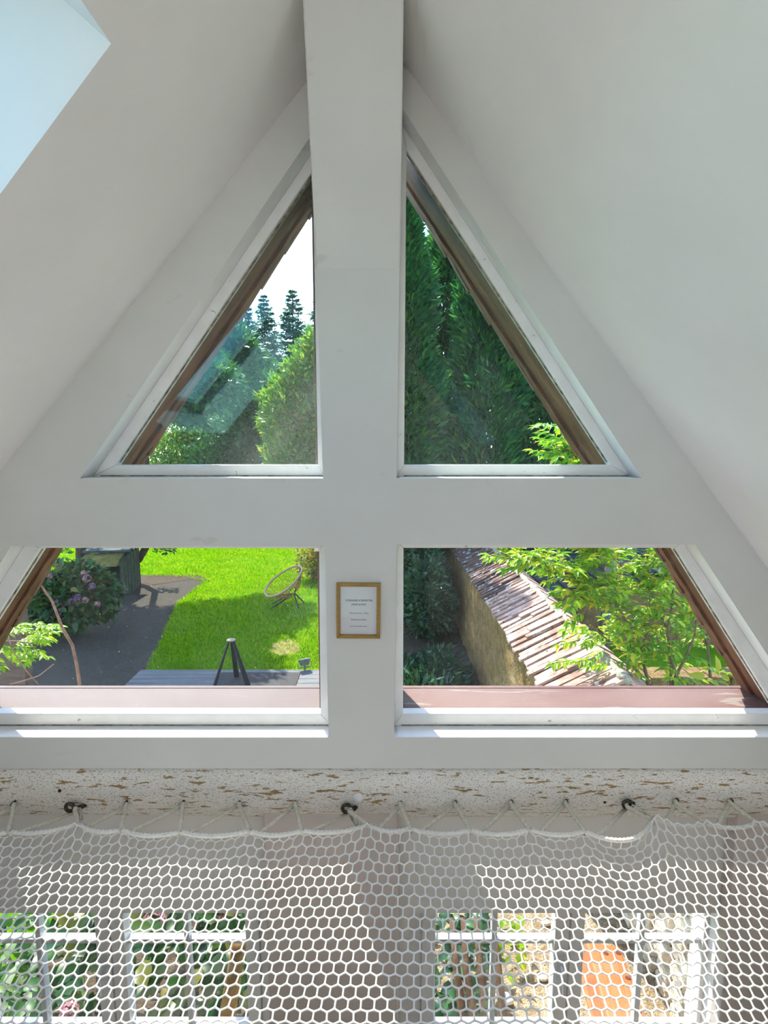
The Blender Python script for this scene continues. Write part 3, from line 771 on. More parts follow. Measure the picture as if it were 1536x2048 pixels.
# quick links hanging from the eye plates
for i, lab in ((1, 'steel quick link on the left eye plate of the worn beam'), (6, 'steel quick link on the middle eye plate beside the white plug'), (11, 'steel quick link lying flat on the right eye plate')):
    px, py = EY[i]
    ends = {1: ((158, 1617), (162, 1640)), 6: ((700, 1617), (714, 1651)), 11: ((1264, 1612), (1303, 1638))}[i]
    a = at(*ends[0], YE - .035); b = at(*ends[1], YE - .052 if i != 11 else YE - .07)
    d = (b - a); ln = d.length; d.normalize()
    s_ = d.cross(Vector((0, 1, 0))).normalized(); wdt = .0075
    e = empty('quick_link', a); tag(e, lab, 'hardware', 'steel quick links holding the net')
    loop = []
    for t_ in np.linspace(0, 2 * math.pi, 33)[:-1]:
        c_, si = math.cos(t_), math.sin(t_)
        loop.append(a.lerp(b, .5) + d * (ln / 2) * max(-1, min(1, c_ * 1.25)) * (1 if abs(c_ * 1.25) < 1 else 1) + s_ * wdt * si)
    MB().tube(loop, .0032, 8, closed=True).build('link_body', M['steel'], e, smooth=True)
    sc_ = a.lerp(b, .5) - s_ * wdt
    mb = MB().tube([sc_ - d * .010, sc_ + d * .010], .0056, 6); mb.build('screw_sleeve', M['steel'], e)

# ------------------------------------------------------------------ garden ground
tag(MB().box(-60, 60, 2.36, 90, -.2, 0).build('ground', M['lawn']), 'green lawn of the garden running back to the trees', 'lawn', kind='structure')
def patch(name, pxs, z, mat, label, cat, zb=-.05):
    P = [atz(*q) for q in pxs]
    vs = [(p.x, p.y, zb) for p in P] + [(p.x, p.y, z) for p in P]; n = len(P)
    fs = [tuple(range(n)), tuple(range(n, 2 * n))] + [(i, (i + 1) % n, n + (i + 1) % n, n + i) for i in range(n)]
    return tag(MB().add(vs, fs).build(name, mat), label, cat, kind='structure')
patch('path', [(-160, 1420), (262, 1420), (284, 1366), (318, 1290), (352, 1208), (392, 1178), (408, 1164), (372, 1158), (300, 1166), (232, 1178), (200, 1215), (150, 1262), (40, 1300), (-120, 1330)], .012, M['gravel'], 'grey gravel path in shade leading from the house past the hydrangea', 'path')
patch('earth_patch', [(150, 1180), (232, 1185), (300, 1172), (378, 1160), (420, 1163), (400, 1152), (340, 1150), (240, 1150), (120, 1140)], .018, M['dirt'], 'bare earth beside the dark shelter', 'earth')
patch('earth_bed', [(770, 1460), (1020, 1460), (1000, 1380), (960, 1262), (930, 1180), (915, 1120), (860, 1105), (720, 1105), (640, 1150), (700, 1260)], .014, M['dirt'], 'shaded earth with leaf litter left of the garden wall', 'earth')
patch('dry_patch', [(546, 1288), (575, 1278), (597, 1286), (606, 1300), (585, 1310), (560, 1312), (538, 1302)], .006, M['straw'], 'dry straw coloured patch in the lawn', 'earth')
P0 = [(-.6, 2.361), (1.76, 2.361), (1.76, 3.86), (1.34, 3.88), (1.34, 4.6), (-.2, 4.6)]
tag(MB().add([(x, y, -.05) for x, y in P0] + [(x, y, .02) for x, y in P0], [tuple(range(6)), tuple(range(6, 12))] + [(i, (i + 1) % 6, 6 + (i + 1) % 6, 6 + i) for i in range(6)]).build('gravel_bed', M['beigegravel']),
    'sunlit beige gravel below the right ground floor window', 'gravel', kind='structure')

tag(MB().box(-2.3, -.62, 2.362, 4.6, -.04, .016).build('earth_bed', M['dirt']), 'dark earth bed under the near hydrangea', 'earth', kind='structure')
# grass blades where the lawn is near enough to read them
def inpoly(x, y, poly):
    ins = np.zeros(len(x), bool); n = len(poly)
    for i in range(n):
        x0, y0 = poly[i]; x1, y1 = poly[(i + 1) % n]
        c_ = ((y0 > y) != (y1 > y)) & (x < (x1 - x0) * (y - y0) / (y1 - y0 + 1e-12) + x0)
        ins ^= c_
    return ins
GP = [(-170, 1362), (-170, 1100), (-100, 1040), (900, 1040), (760, 1150), (700, 1342), (270, 1362)]
poly = [(atz(*q).x, atz(*q).y) for q in [(284, 1362), (352, 1208), (405, 1166), (372, 1155), (200, 1150), (-60, 1130), (-60, 1060), (830, 1060), (800, 1105), (700, 1150), (690, 1345)]]
px_ = np.array([p[0] for p in poly]); py_ = np.array([p[1] for p in poly])
n = 420000
gx = rng.uniform(px_.min(), px_.max(), n); gd = 1 / rng.uniform(1 / py_.max(), 1 / py_.min(), n)
ok = inpoly(gx, gd, poly)
dry = np.array([(atz(*q).x, atz(*q).y) for q in [(546, 1288), (575, 1278), (597, 1286), (606, 1300), (585, 1310), (560, 1312), (538, 1302)]])
ok &= ~(inpoly(gx, gd, [tuple(q) for q in dry]) & (rng.random(n) < .8))
gx, gd = gx[ok], gd[ok]; n = len(gx)
P = np.stack([gx, gd, np.zeros(n)], 1)
D = np.stack([rng.normal(0, .55, n), rng.normal(0, .55, n), np.ones(n)], 1); D = norm(D)
S = norm(np.cross(D, np.stack([rng.normal(0, 1, n), rng.normal(0, 1, n), np.zeros(n)], 1)))
clump = .6 + .8 * (np.sin(gx * 3.1 + np.sin(gd * 2.3) * 2) * np.cos(gd * 2.7 + gx) * .5 + .5)
Lg = rng.uniform(.03, .075, n)[:, None] * clump[:, None]; Wg = (.0045 * gd / 10 + .0025)[:, None]
Vg = np.stack([P - S * Wg, P + S * Wg, P + D * Lg], 1).reshape(-1, 3)
o = np_mesh('grass', Vg, np.arange(n * 3).reshape(n, 3), M['grass'], rnd=np.repeat(np.clip(rng.normal(.42, .22, n) + (clump - 1) * .25, 0, .99), 3))
tag(o, 'short bright green lawn grass in the sun', 'grass', kind='stuff')

# deck, mat, tripod stand, floodlight
dk = empty('wooden_deck', (-2.2, 6.6, 0)); tag(dk, 'grey weathered wooden deck at the edge of the lawn', 'deck')
yd1 = atz(560, 1341, .1).y; xd0 = atz(276, 1345, .1).x
ny = 0; y = yd1
while y > 6.0:
    me_x = xd0 + .0
    MB().box(me_x, -.3, y - .136, y, .06, .10).build('deck_board', M['deck'], dk, bevel=.003); y -= .142; ny += 1
MB().box(xd0, -.3, yd1 + .004, yd1 + .03, .0, .10).build('edge_board', M['deck'], dk)
for x in (xd0 + .1, -1.9, -.4): MB().box(x, x + .08, 6.02, yd1, 0, .06).build('joist', M['deck'], dk)
pA, pB = atz(443, 1346, .1), atz(601, 1346, .1)
tag(MB().box(pA.x, pB.x, pA.y - 1.2, pA.y, .1, .112).build('door_mat', M['mat'], bevel=.003), 'black rubber mat lying on the grey deck', 'mat')
tp = at(462, 1279, 7.25); e = empty('tripod_stand', (tp.x, tp.y, .112)); tag(e, 'black tripod stand with round wooden top on the deck', 'stand')
MB().lathe([(.0, 0), (.058, 0), (.062, .006), (.062, .014), (.058, .02), (0, .02)], (tp.x, tp.y, tp.z - .02), 20).build('top_disc', M['disc'], e)
for ang, rad_ in ((200, .24), (-20, .25), (90, .22)):
    a = Vector((tp.x, tp.y, tp.z - .02)); d = Vector((math.cos(R(ang)), math.sin(R(ang)), 0))
    fz = .112 if ang != 90 else .1
    foot = Vector((tp.x, tp.y, 0)) + d * rad_
    s_ = d.cross(Vector((0, 0, 1)))
    def sec(c, w): return [c + s_ * w - d * w * .6, c - s_ * w - d * w * .6, c - s_ * w + d * w * .6, c + s_ * w + d * w * .6]
    MB().hexa([tuple(q) for q in sec(Vector((foot.x, foot.y, fz)), .034)] + [tuple(q) for q in sec(a + d * .03, .022)]).build('leg', M['black'], e, bevel=.003)
c = atz(609, 1341, .1); e = empty('garden_floodlight', (c.x, c.y + .02, 0.1)); tag(e, 'small grey floodlight at the corner of the deck', 'floodlight')
c = Vector((c.x, c.y + .02, 0))
MB().tube([(c.x, c.y, .0 + .10), (c.x, c.y, .17)], .012, 8).build('stake', M['floodgrey'], e)
rot = Matrix.Translation((c.x, c.y, .21)) @ Matrix.Rotation(R(25), 4, 'Z') @ Matrix.Rotation(R(-25), 4, 'X')
MB().hexa([(-.05, -.04, -.04), (.05, -.04, -.04), (.05, .04, -.04), (-.05, .04, -.04), (-.085, -.06, .05), (.085, -.06, .05), (.085, .06, .05), (-.085, .06, .05)]).build('lamp_housing', M['floodgrey'], e, bevel=.006, xf=rot)
MB().box(-.075, .075, -.05, .05, .051, .056).build('lamp_glass', M['sill'], e, xf=rot)
MB().tube([(-.10, 0, .01), (-.10, 0, -.06), (.10, 0, -.06), (.10, 0, .01)], .008, 6).build('bracket', M['floodgrey'], e, xf=rot)

# ------------------------------------------------------------------ egg-shaped string chair on the lawn
cc = atz(569, 1214); chair = empty('string_chair', (cc.x, cc.y, 0)); tag(chair, 'tan oval string chair with thin black legs on the lawn', 'chair')
yaw = R(-50)
CX = Matrix.Translation((cc.x, cc.y, 0)) @ Matrix.Rotation(yaw, 4, 'Z')
tilt = R(33)
def ringp(t):
    # egg-shaped rim, wide end at the low front
    u, v = math.sin(t) * .36, -math.cos(t) * .46
    u *= 1 + .08 * math.cos(t)
    return Vector((u, v * math.cos(tilt) + 0.0, .56 + v * math.sin(tilt)))
rim = [ringp(t) for t in np.linspace(0, 2 * math.pi, 49)[:-1]]
MB().tube(rim, .021, 8, closed=True).build('rim', M['ring'], chair, smooth=True, xf=CX)
hub = Vector((0, .20, .30))
mb = MB()
hubr = [hub + Vector((math.cos(t) * .10, math.sin(t) * .07, math.sin(t) * .07)) for t in np.linspace(0, 2 * math.pi, 33)[:-1]]
for i in range(48):
    a = rim[i]; t_ = -math.pi / 2 + 2 * math.pi * i / 48
    h_ = hub + Vector((math.cos(t_) * .10, math.sin(t_) * .06, math.sin(t_) * .07))
    mdl = a.lerp(h_, .55) + Vector((0, .05, -.07))
    mb.tube([a, mdl, h_], .0045, 4, cap=False)
mb.build('seat_cords', M['cord'], chair, xf=CX)
MB().tube(hubr, .009, 6, closed=True).build('hub_ring', M['black'], chair, xf=CX)
for pts in ([(0, .20, .24), (-.02, -.34, .0)], [(-.02, .18, .25), (-.36, -.12, 0)], [(.02, .22, .25), (.36, .14, 0)], [(0, .25, .25), (.0, .48, 0)]):
    MB().tube(pts, .016, 6).build('leg', M['black'], chair, xf=CX)
MB().tube([(0, .22, .22), (0, .40, .62), tuple(rim[24])], .010, 6).build('back_rod', M['black'], chair, xf=CX)
MB().tube([(0, .20, .24), (0, -.12, .28), tuple(rim[0])], .010, 6).build('seat_rod', M['black'], chair, xf=CX)

# ------------------------------------------------------------------ garden wall with tiled coping
XW = 1.36; ZC = 1.36; WY0, WY1 = 3.90, 15.0
wall = empty('garden_wall', (XW + .4, 8, 0)); tag(wall, 'ochre rendered garden wall with a coping of lichened tiles', 'wall')
mb = MB(); nyy, nzz = 70, 10
for j in range(nyy + 1):
    for i in range(nzz + 1):
        mb.v.append((XW + rng.normal(0, .009), WY0 + (WY1 - WY0) * j / nyy, ZC * i / nzz))
    for i in range(nzz + 1): mb.v.append((XW + .62, WY0 + (WY1 - WY0) * j / nyy, ZC * i / nzz))
q = 2 * (nzz + 1)
for j in range(nyy):
    for i in range(nzz):
        a = j * q + i; mb.f.append((a, a + q, a + q + 1, a + 1))
        a = j * q + nzz + 1 + i; mb.f.append((a, a + 1, a + q + 1, a + q))
    mb.f.append((j * q + nzz, (j + 1) * q + nzz, (j + 1) * q + 2 * nzz + 1, j * q + 2 * nzz + 1))
mb.f.append(tuple(list(range(nzz + 1)) + list(range(2 * nzz + 1, nzz, -1))))
mb.build('render_core', M['render'], wall)
XR, ZR = XW + .46, ZC + .27                       # crest of the coping
y = WY0 + .02; k = 0
rr = random.Random(5)
while y < 13.2:
    wdt = rr.uniform(.085, .125)
    lift = rr.uniform(0, .012); tw = rr.uniform(-.006, .006); ov = rr.uniform(-.03, .015)
    x0, z0 = XW - .055 + ov, ZC + .005 + lift; x1, z1 = XR - .02, ZR + lift * .5
    th = rr.uniform(.016, .024)
    P = [(x0, y + tw, z0 + .012), (x1, y, z1 + .012), (x1, y + wdt, z1), (x0, y + wdt + tw, z0),
         (x0, y + tw, z0 + th + .014), (x1, y, z1 + th + .014), (x1, y + wdt, z1 + th), (x0, y + wdt + tw, z0 + th)]
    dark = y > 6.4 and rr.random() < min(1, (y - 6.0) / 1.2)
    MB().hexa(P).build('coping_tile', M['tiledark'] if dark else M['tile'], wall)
    if rr.random() < .55:     # a second, shorter tile lapped over the first
        f0 = rr.uniform(.25, .6)
        lx0 = x0 + (x1 - x0) * f0; lz0 = z0 + (z1 - z0) * f0 + th + .004
        P = [(lx0, y + .004, lz0 + .012), (x1 + .01, y + .004, z1 + th + .014), (x1 + .01, y + wdt - .004, z1 + th + .004), (lx0, y + wdt - .004, lz0),
             (lx0, y + .004, lz0 + .028), (x1 + .01, y + .004, z1 + th + .03), (x1 + .01, y + wdt - .004, z1 + th + .02), (lx0, y + wdt - .004, lz0 + .016)]
        MB().hexa(P).build('coping_tile', M['tiledark'] if dark else M['tile'], wall)
    y += wdt + rr.uniform(.004, .014); k += 1
y = WY0 + .05
while y < 13.0:                                    # far slope, broad tiles
    w_ = .30
    P = [(XR + .03, y, ZR), (XR + .30, y, ZC + .12), (XR + .30, y + w_ - .01, ZC + .105), (XR + .03, y + w_ - .01, ZR - .012)]
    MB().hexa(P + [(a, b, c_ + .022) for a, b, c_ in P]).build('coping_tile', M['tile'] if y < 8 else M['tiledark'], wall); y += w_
pts = [(XR + .01 + rr.uniform(-.008, .008), yy, ZR + .02 + rr.uniform(-.008, .008)) for yy in np.arange(WY0 + .05, 13.2, .09)]
MB().tube(pts, [rr.uniform(.030, .052) for _ in pts], 7).build('mortar_crest', M['mortar'], wall, smooth=True)
# sunlit rubble wall right outside the ground floor window
nw = empty('rubble_wall', (1.95, 3.3, 0)); tag(nw, 'cream rubble stone wall behind the orange trough', 'wall')
XN = 1.74
MB().box(XN + .03, XN + .40, 2.44, 3.84, 0, 1.22).build('wall_core', M['mortar'], nw)
for row in range(10):
    z = .03 + row * .12; yy = 2.46 + (row % 2) * .07
    while yy < 3.64:
        w_ = rr.uniform(.12, .22); h_ = rr.uniform(.095, .115); dd = rr.uniform(.02, .045)
        ctr = Vector((XN - dd * .3, yy + w_ / 2, z + h_ / 2))
        mb = MB(); P = []
        for sx in (0, 1):
            kk = .78 if sx == 0 else 1
            for (a, b) in ((-1, -1), (0, -1.08), (1, -1), (1.06, 0), (1, 1), (0, 1.06), (-1, 1), (-1.07, 0)):
                P.append((XN - dd + sx * (dd + .03) + rr.uniform(-.005, .005), ctr.y + a * w_ / 2 * kk * rr.uniform(.86, 1), ctr.z + b * h_ / 2 * kk * rr.uniform(.86, 1)))
        mb.add(P, [tuple(range(8)), tuple(range(15, 7, -1))] + [(i, i + 8, (i + 1) % 8 + 8, (i + 1) % 8) for i in range(8)])
        mb.build('stone', M['stone'], nw, bevel=.008)
        yy += w_ + .015

# neighbour's low slate roof behind the wall
roof = empty('slate_roof', (4.2, 12.5, 1.0)); tag(roof, 'dark slate lean-to roof behind the garden wall', 'roof')
MB().hexa([(2.3, 9.0, 0), (6, 9.0, 0), (6, 14, 0), (2.3, 14, 0), (2.3, 9.0, .7), (6, 9.0, 1.4), (6, 14, 1.4), (2.3, 14, .7)]).build('lean_to_wall', M['render'], roof)
def slate_quad(x0, x1, y0, y1):
    z = lambda x: .74 + (x - 2.2) * .19
    P = [(x0, y0, z(x0) + .03), (x1, y0, z(x1)), (x1, y1, z(x1)), (x0, y1, z(x0) + .03)]
    return MB().hexa(P + [(a, b, c_ + .018) for a, b, c_ in P])
for i in range(12):
    for j in range(11):
        x0 = 2.2 + i * .30; y0 = 8.9 + j * .45 + (i % 2) * .2
        slate_quad(x0, x0 + .36, y0, y0 + .43).build('slate', M['slate'], roof)

# board-clad shed corner at the far left
sc = at(46, 1290, 5.0)
shed = empty('board_fence', (sc.x - .7, 5.0, 0)); tag(shed, 'mauve brown board fence behind the bright sprig', 'fence')
MB().box(sc.x - .09, sc.x, 5.02, 5.11, 0, 1.95).build('post', M['shedwood'], shed, bevel=.006)
MB().box(sc.x - 1.55, sc.x - 1.46, 5.02, 5.11, 0, 1.95).build('post', M['shedwood'], shed, bevel=.006)
zz = 0.02
while zz < 1.85:
    MB().hexa([(sc.x - 1.55, 4.985, zz), (sc.x, 4.985, zz), (sc.x, 5.02, zz), (sc.x - 1.55, 5.02, zz), (sc.x - 1.55, 5.0, zz + .135), (sc.x, 5.0, zz + .135), (sc.x, 5.02, zz + .135), (sc.x - 1.55, 5.02, zz + .135)]).build('fence_board', M['shedwood'], shed)
    zz += .14

# dark wooden shelter with a mossy front board
q0 = atz(163, 1195); q1 = atz(246, 1195); Yh = q0.y
hut = empty('log_shelter', ((q0.x + q1.x) / 2, Yh + .4, 0)); tag(hut, 'dark wooden log shelter with mossy roof board under the tree', 'shelter')
hx0, hx1 = q0.x, q1.x
MB().box(hx0, hx0 + .05, Yh, Yh + .9, 0, .84).build('side_panel', M['oldwood'], hut)
for i in range(6): MB().box(hx1 - .04, hx1, Yh + .02 + i * .15, Yh + .155 + i * .15, 0, .86 + i * .02).build('side_board', M['oldwood'], hut)
MB().box(hx0, hx1, Yh + .88, Yh + .92, 0, .92).build('rear_panel', M['black'], hut)
MB().hexa([(hx0 - .12, Yh - .02, .70), (hx1 - .10, Yh - .02, .70), (hx1 - .05, Yh + .05, .72), (hx0 + .2, Yh + .05, .72), (hx0 + .02, Yh + .25, .92), (hx1 - .05, Yh + .25, .95), (hx1 - .05, Yh + .32, .95), (hx0 + .05, Yh + .32, .92)]).build('mossy_board', M['mossboard'], hut)
MB().hexa([(hx0 - .02, Yh + .18, .95), (hx1 + .14, Yh + .12, 1.0), (hx1 + .14, Yh + 1.0, 1.12), (hx0 - .02, Yh + 1.0, 1.08), (hx0 - .02, Yh + .18, 1.0), (hx1 + .14, Yh + .12, 1.05), (hx1 + .14, Yh + 1.0, 1.17), (hx0 - .02, Yh + 1.0, 1.13)]).build('roof_sheet', M['slate'], hut)

# ------------------------------------------------------------------ trees
def crown(name, blobs, n, L, W, mat, parent, out=.9, up=.3, simple=True):
    Ps, Ds = [], []
    vol = np.array([b[1][0] * b[1][1] * b[1][2] for b in blobs]) ** .67; vol /= vol.sum()
    for (c, r_), f in zip(blobs, vol):
        m_ = max(20, int(n * f)); d = norm(rng.normal(0, 1, (m_, 3))); rad = rng.random((m_, 1)) ** .35
        Ps.append(np.array(c) + d * rad * np.array(r_) * (1 + .14 * np.sin(d[:, :1] * 9 + d[:, 2:] * 7)))
        Ds.append(d * out + rng.normal(0, .6, (m_, 3)) + np.array([0, 0, up]))
    P = np.concatenate(Ps); D = np.concatenate(Ds); m_ = len(P)
    keep = P[:, 2] > .03
    P, D = P[keep], D[keep]; m_ = len(P)
    Nn = rng.normal(0, 1, (m_, 3)) + np.array([0, -.2, .6])
    V_, F_, r_ = leaves(P, D, Nn, rng.uniform(.7, 1.3, m_) * L, rng.uniform(.7, 1.3, m_) * W, simple)
    o = np_mesh(name, V_, F_, mat, parent, rnd=r_); o['kind'] = 'stuff'; return o
def trunk(name, base, top, r0, r1, mat, parent, branches=5, spread=1.5, seed=0):
    rr = random.Random(seed); a, b = Vector(base), Vector(top); mb = MB()
    pts = [a.lerp(b, t) + Vector((rr.uniform(-.08, .08), rr.uniform(-.08, .08), 0)) * (1 if 0 < t < 1 else 0) for t in np.linspace(0, 1, 6)]
    mb.tube(pts, [r0 + (r1 - r0) * t for t in np.linspace(0, 1, 6)], 8)
    for i in range(branches):
        c = a.lerp(b, rr.uniform(.3, .95)); an = rr.uniform(0, 6.28)
        q = c + Vector((math.cos(an) * spread, math.sin(an) * spread, spread * rr.uniform(.3, .9)))
        mb.tube([c, c.lerp(q, .5) + Vector((0, 0, .1)), q], [r0 * .4, r0 * .25, r0 * .1], 6)
    return mb.build(name, mat, parent, smooth=True)
def broad(name, label, base, blobs, n, L, W, mat, bark, r0=.14, group=None):
    e = empty(name, base); tag(e, label, 'tree', group)
    top = (base[0], base[1], max(b[0][2] for b in blobs))
    trunk('trunk', base, top, r0, r0 * .3, bark, e, 6, min(b[1][0] for b in blobs), seed=int(n))
    crown('foliage', blobs, n, L, W, mat, e); return e
def tx(px, Y): return (px - 768) / F * Y          # lateral position at a distance
def tz(py, Y): return EYE + Y * math.tan(math.atan((1024 - py) / F) - PITCH)

# far spruces
def spruce(name, label, base, H, Rb, n, mat, gap=.0, group='far spruces above the garden'):
    e = empty(name, base); tag(e, label, 'tree', group)
    MB().tube([base, (base[0], base[1], H)], [.16, .02], 7).build('trunk', M['bark'], e)
    lev = np.arange(.9, H - .05, .24); Ps, Ds, Ss = [], [], []
    for z in lev:
        f = (1 - z / H) ** .72; Rr = Rb * f * rng.uniform(.85, 1.2) + .06
        for a in rng.uniform(0, 6.28, int(11 + 6 * f)):
            ln = Rr * rng.uniform(.75, 1.1); m_ = int(14 + 34 * ln)
            t = rng.random(m_) ** .7
            d = np.array([math.cos(a), math.sin(a), 0])
            P = np.array([base[0], base[1], z]) + t[:, None] * d * ln; P[:, 2] += -.32 * ln * t + .22 * ln * t ** 2 * 1.6
            Ps.append(P + rng.normal(0, .05, (m_, 3)) * (.3 + f)); Ss.append(np.full(m_, .50 + .7 * min(f, .9)))
            side = np.array([-d[1], d[0], 0]) * rng.choice([-1, 1], m_)[:, None]
            Ds.append(d * .7 + side * .7 + rng.normal(0, .25, (m_, 3)) + np.array([0, 0, -.25]))
    P = np.concatenate(Ps); D = np.concatenate(Ds); m_ = len(P)
    V_, F_, r_ = leaves(P, D, rng.normal(0, .4, (m_, 3)) + np.array([0, 0, 1.]), rng.uniform(.22, .42, m_) * np.concatenate(Ss), rng.uniform(.06, .11, m_))
    o = np_mesh('foliage', V_, F_, mat, e, rnd=r_); o['kind'] = 'stuff'; return e
for (px, Y, py, rb, lab) in ((592, 34, 576, 2.4, 'far spruce with the highest clear tip beside the white post'), (537, 36, 588, 2.6, 'far spruce with a narrow tip left of the highest one'),
                             (500, 33, 600, 2.5, 'far spruce half hidden by the left roof overhang'), (440, 31, 625, 3.0, 'far dark spruce low behind the left roof overhang'), (648, 37, 560, 2.4, 'far spruce just behind the white post')):
    spruce('spruce_tree', lab, (tx(px, Y), Y, 0), tz(py, Y), rb, 0, M['needle'])
def blob(px, py, Y, rx_, ry_, rz_): return ((tx(px, Y), Y, tz(py, Y)), (rx_, ry_, rz_))
broad('birch_tree', 'silvery green broadleaf tree right of the spruces', (tx(600, 23), 23, 0),
      [blob(622, 760, 23, 1.1, 1.2, 1.4), blob(580, 820, 22.6, 1.2, 1.3, 1.4), blob(630, 860, 22.4, 1.3, 1.3, 1.6), blob(600, 930, 22, 1.5, 1.3, 1.5), blob(642, 710, 23.2, .8, .9, 1.1)], 17000, .25, .105, M['leaf_tree'], M['greybark'], .13)
broad('maple_tree', 'dark green rounded tree with yellowing edge left of the silvery tree', (tx(500, 26), 26, 0),
      [blob(515, 810, 26, 1.2, 1.3, 1.3), blob(490, 870, 26, 1.5, 1.3, 1.6), blob(545, 780, 26.5, 1.1, 1.2, 1.3), blob(520, 940, 25.5, 1.8, 1.3, 1.7), blob(440, 930, 26, 1.6, 1.3, 1.6)], 15000, .20, .10, M['leaf_dark'], M['bark'], .16)
broad('hazel_tree', 'broad shrubby tree at the foot of the far spruces', (tx(400, 29), 29, 0),
      [blob(430, 870, 29, 1.9, 1.6, 1.9), blob(380, 920, 28, 2.0, 1.6, 2.0), blob(470, 800, 29, 1.4, 1.3, 1.7), blob(340, 940, 28, 2.2, 1.6, 2.0), blob(380, 840, 29, 1.8, 1.5, 1.8)], 15000, .19, .10, M['leaf_tree'], M['bark'], .13)
# tree whose shade falls across path and lawn, just left of the far view
broad('shade_tree', 'leaning dark tree beside the log shelter casting shade on the lawn', (tx(152, 12.6), 12.6, 0),
      [((-5.0, 13.4, 5.1), (1.5, 1.5, 1.2)), ((-4.7, 12.0, 4.8), (1.3, 1.1, .9)), ((-6.2, 12.8, 4.9), (1.5, 1.4, 1.1)), ((-7.4, 13.2, 5.2), (1.6, 1.5, 1.2)), ((-8.8, 13.0, 5.0), (1.5, 1.4, 1.2)), ((-6.4, 11.6, 4.5), (1.5, 1.0, .7)), ((-4.1, 14.6, 5.6), (1.0, 1.1, 1.0)), ((-7.6, 11.8, 4.8), (1.2, 1.0, .8)), ((-4.2, 11.2, 4.7), (1.3, 1.0, .8)), ((-5.6, 11.0, 4.6), (1.4, 1.0, .8))], 56000, .18, .10, M['leaf_dark'], M['bark'], .17)
e = bpy.data.objects['shade_tree']
MB().tube([(tx(225, 13.2), 13.2, .25), (tx(250, 13.2), 13.2, tz(1132, 13.2)), (tx(268, 13.2), 13.2, tz(1118, 13.2)), (tx(284, 13.2), 13.2, tz(1094, 13.2)), (tx(300, 13.3), 13.3, tz(1040, 13.3)), (-5.8, 13.3, 4.8)], [.10, .10, .095, .085, .08, .05], 8).build('branch', M['bark'], e, smooth=True)
crown('hanging_spray', [((tx(x, 13), 13, tz(y, 13)), (.10, .1, .22)) for x, y in ((310, 1092), (326, 1090), (335, 1094), (176, 1098), (120, 1100))], 260, .12, .05, M['leaf_dark'], e)

# dense cypress screen on the right
def cypress(name, label, base, H, Rb, n, group='cypress screen at the right'):
    e = empty(name, base); tag(e, label, 'tree', group)
    MB().tube([base, (base[0], base[1], H * .9)], [.15, .03], 7).build('trunk', M['bark'], e)
    t = rng.random(n) ** .8; z = .5 + t * (H - .5)
    prof = Rb * (np.clip(1 - t, 0, 1) ** .55) * (.85 + .2 * np.sin(z * 3.1) * .6)
    a = rng.uniform(0, 6.283, n); lump = 1 + .16 * np.sin(a * 5 + z * 2.3) + .1 * np.sin(a * 9 - z * 4)
    rad = prof * lump * rng.random(n) ** .28
    P = np.stack([base[0] + np.cos(a) * rad, base[1] + np.sin(a) * rad, z], 1)
    D = np.stack([np.cos(a) * .8, np.sin(a) * .8, np.full(n, .75)], 1) + rng.normal(0, .4, (n, 3))
    V_, F_, r_ = leaves(P, D, np.stack([-np.sin(a), np.cos(a), np.zeros(n)], 1) + rng.normal(0, .7, (n, 3)), rng.uniform(.16, .34, n), rng.uniform(.04, .09, n))
    o = np_mesh('foliage', V_, F_, M['cypress'], e, rnd=r_); o['kind'] = 'stuff'; return e
for (x, y, H, rb, n, lab) in ((.45, 12.6, 8.5, 1.25, 26000, 'tallest dark cypress just right of the white post'), (2.3, 13.0, 8.6, 1.35, 26000, 'second dark cypress from the white post, filling the middle of the dusty window'),
                           (4.0, 13.4, 7.9, 1.4, 24000, 'third dark cypress, behind the right roof overhang'), (1.6, 14.2, 9.5, 1.3, 22000, 'dark cypress filling the gap behind the two tallest ones'), (-.40, 10.9, 8.0, .75, 12000, 'slim dark cypress added behind the white post to shade the earth by the wall'), (5.8, 13.5, 7.2, 1.4, 16000, 'rightmost dark cypress of the screen')):  # the slim one is added behind the post to cast shade by the wall
    cypress('cypress_tree', lab, (x, y, 0), H, rb, n)
# dark undergrowth left of the wall
def bush(name, label, base, blobs, n, L, W, mat, cat='bush', group=None):
    e = empty(name, base); tag(e, label, cat, group)
    mb = MB(); rr = random.Random(int(n))
    for i in range(6):
        b = blobs[i % len(blobs)]
        mb.tube([(base[0] + rr.uniform(-.1, .1), base[1] + rr.uniform(-.1, .1), 0), (b[0][0] + rr.uniform(-.2, .2) * b[1][0], b[0][1], b[0][2])], [.02, .008], 5)
    mb.build('stems', M['stem'], e)
    crown('foliage', blobs, n, L, W, mat, e); return e
bush('laurel_bush', 'dark laurel bush growing against the garden wall', (1.0, 9.6, 0), [((.78, 9.4, .7), (.45, .6, .7)), ((.72, 10.4, .9), (.5, .7, .9))], 6000, .12, .05, M['leaf_ivy'])
bush('fern_undergrowth', 'low dark green undergrowth on the shaded earth by the wall', (.5, 6.9, 0), [((.45, 6.9, .12), (.7, .5, .22)), ((.8, 7.6, .12), (.42, .6, .22)), ((.1, 7.6, .1), (.6, .5, .2))], 2600, .13, .04, M['leaf_ivy'])
bush('flowering_bush', 'yellow flowering bush on the lawn beside the string chair', (tx(622, 13.3), 13.3, 0), [((tx(622, 13.3), 13.3, .55), (.42, .4, .5)), ((tx(650, 13.3), 13.4, .5), (.5, .4, .48))], 2600, .085, .05, M['leaf_yellow'])

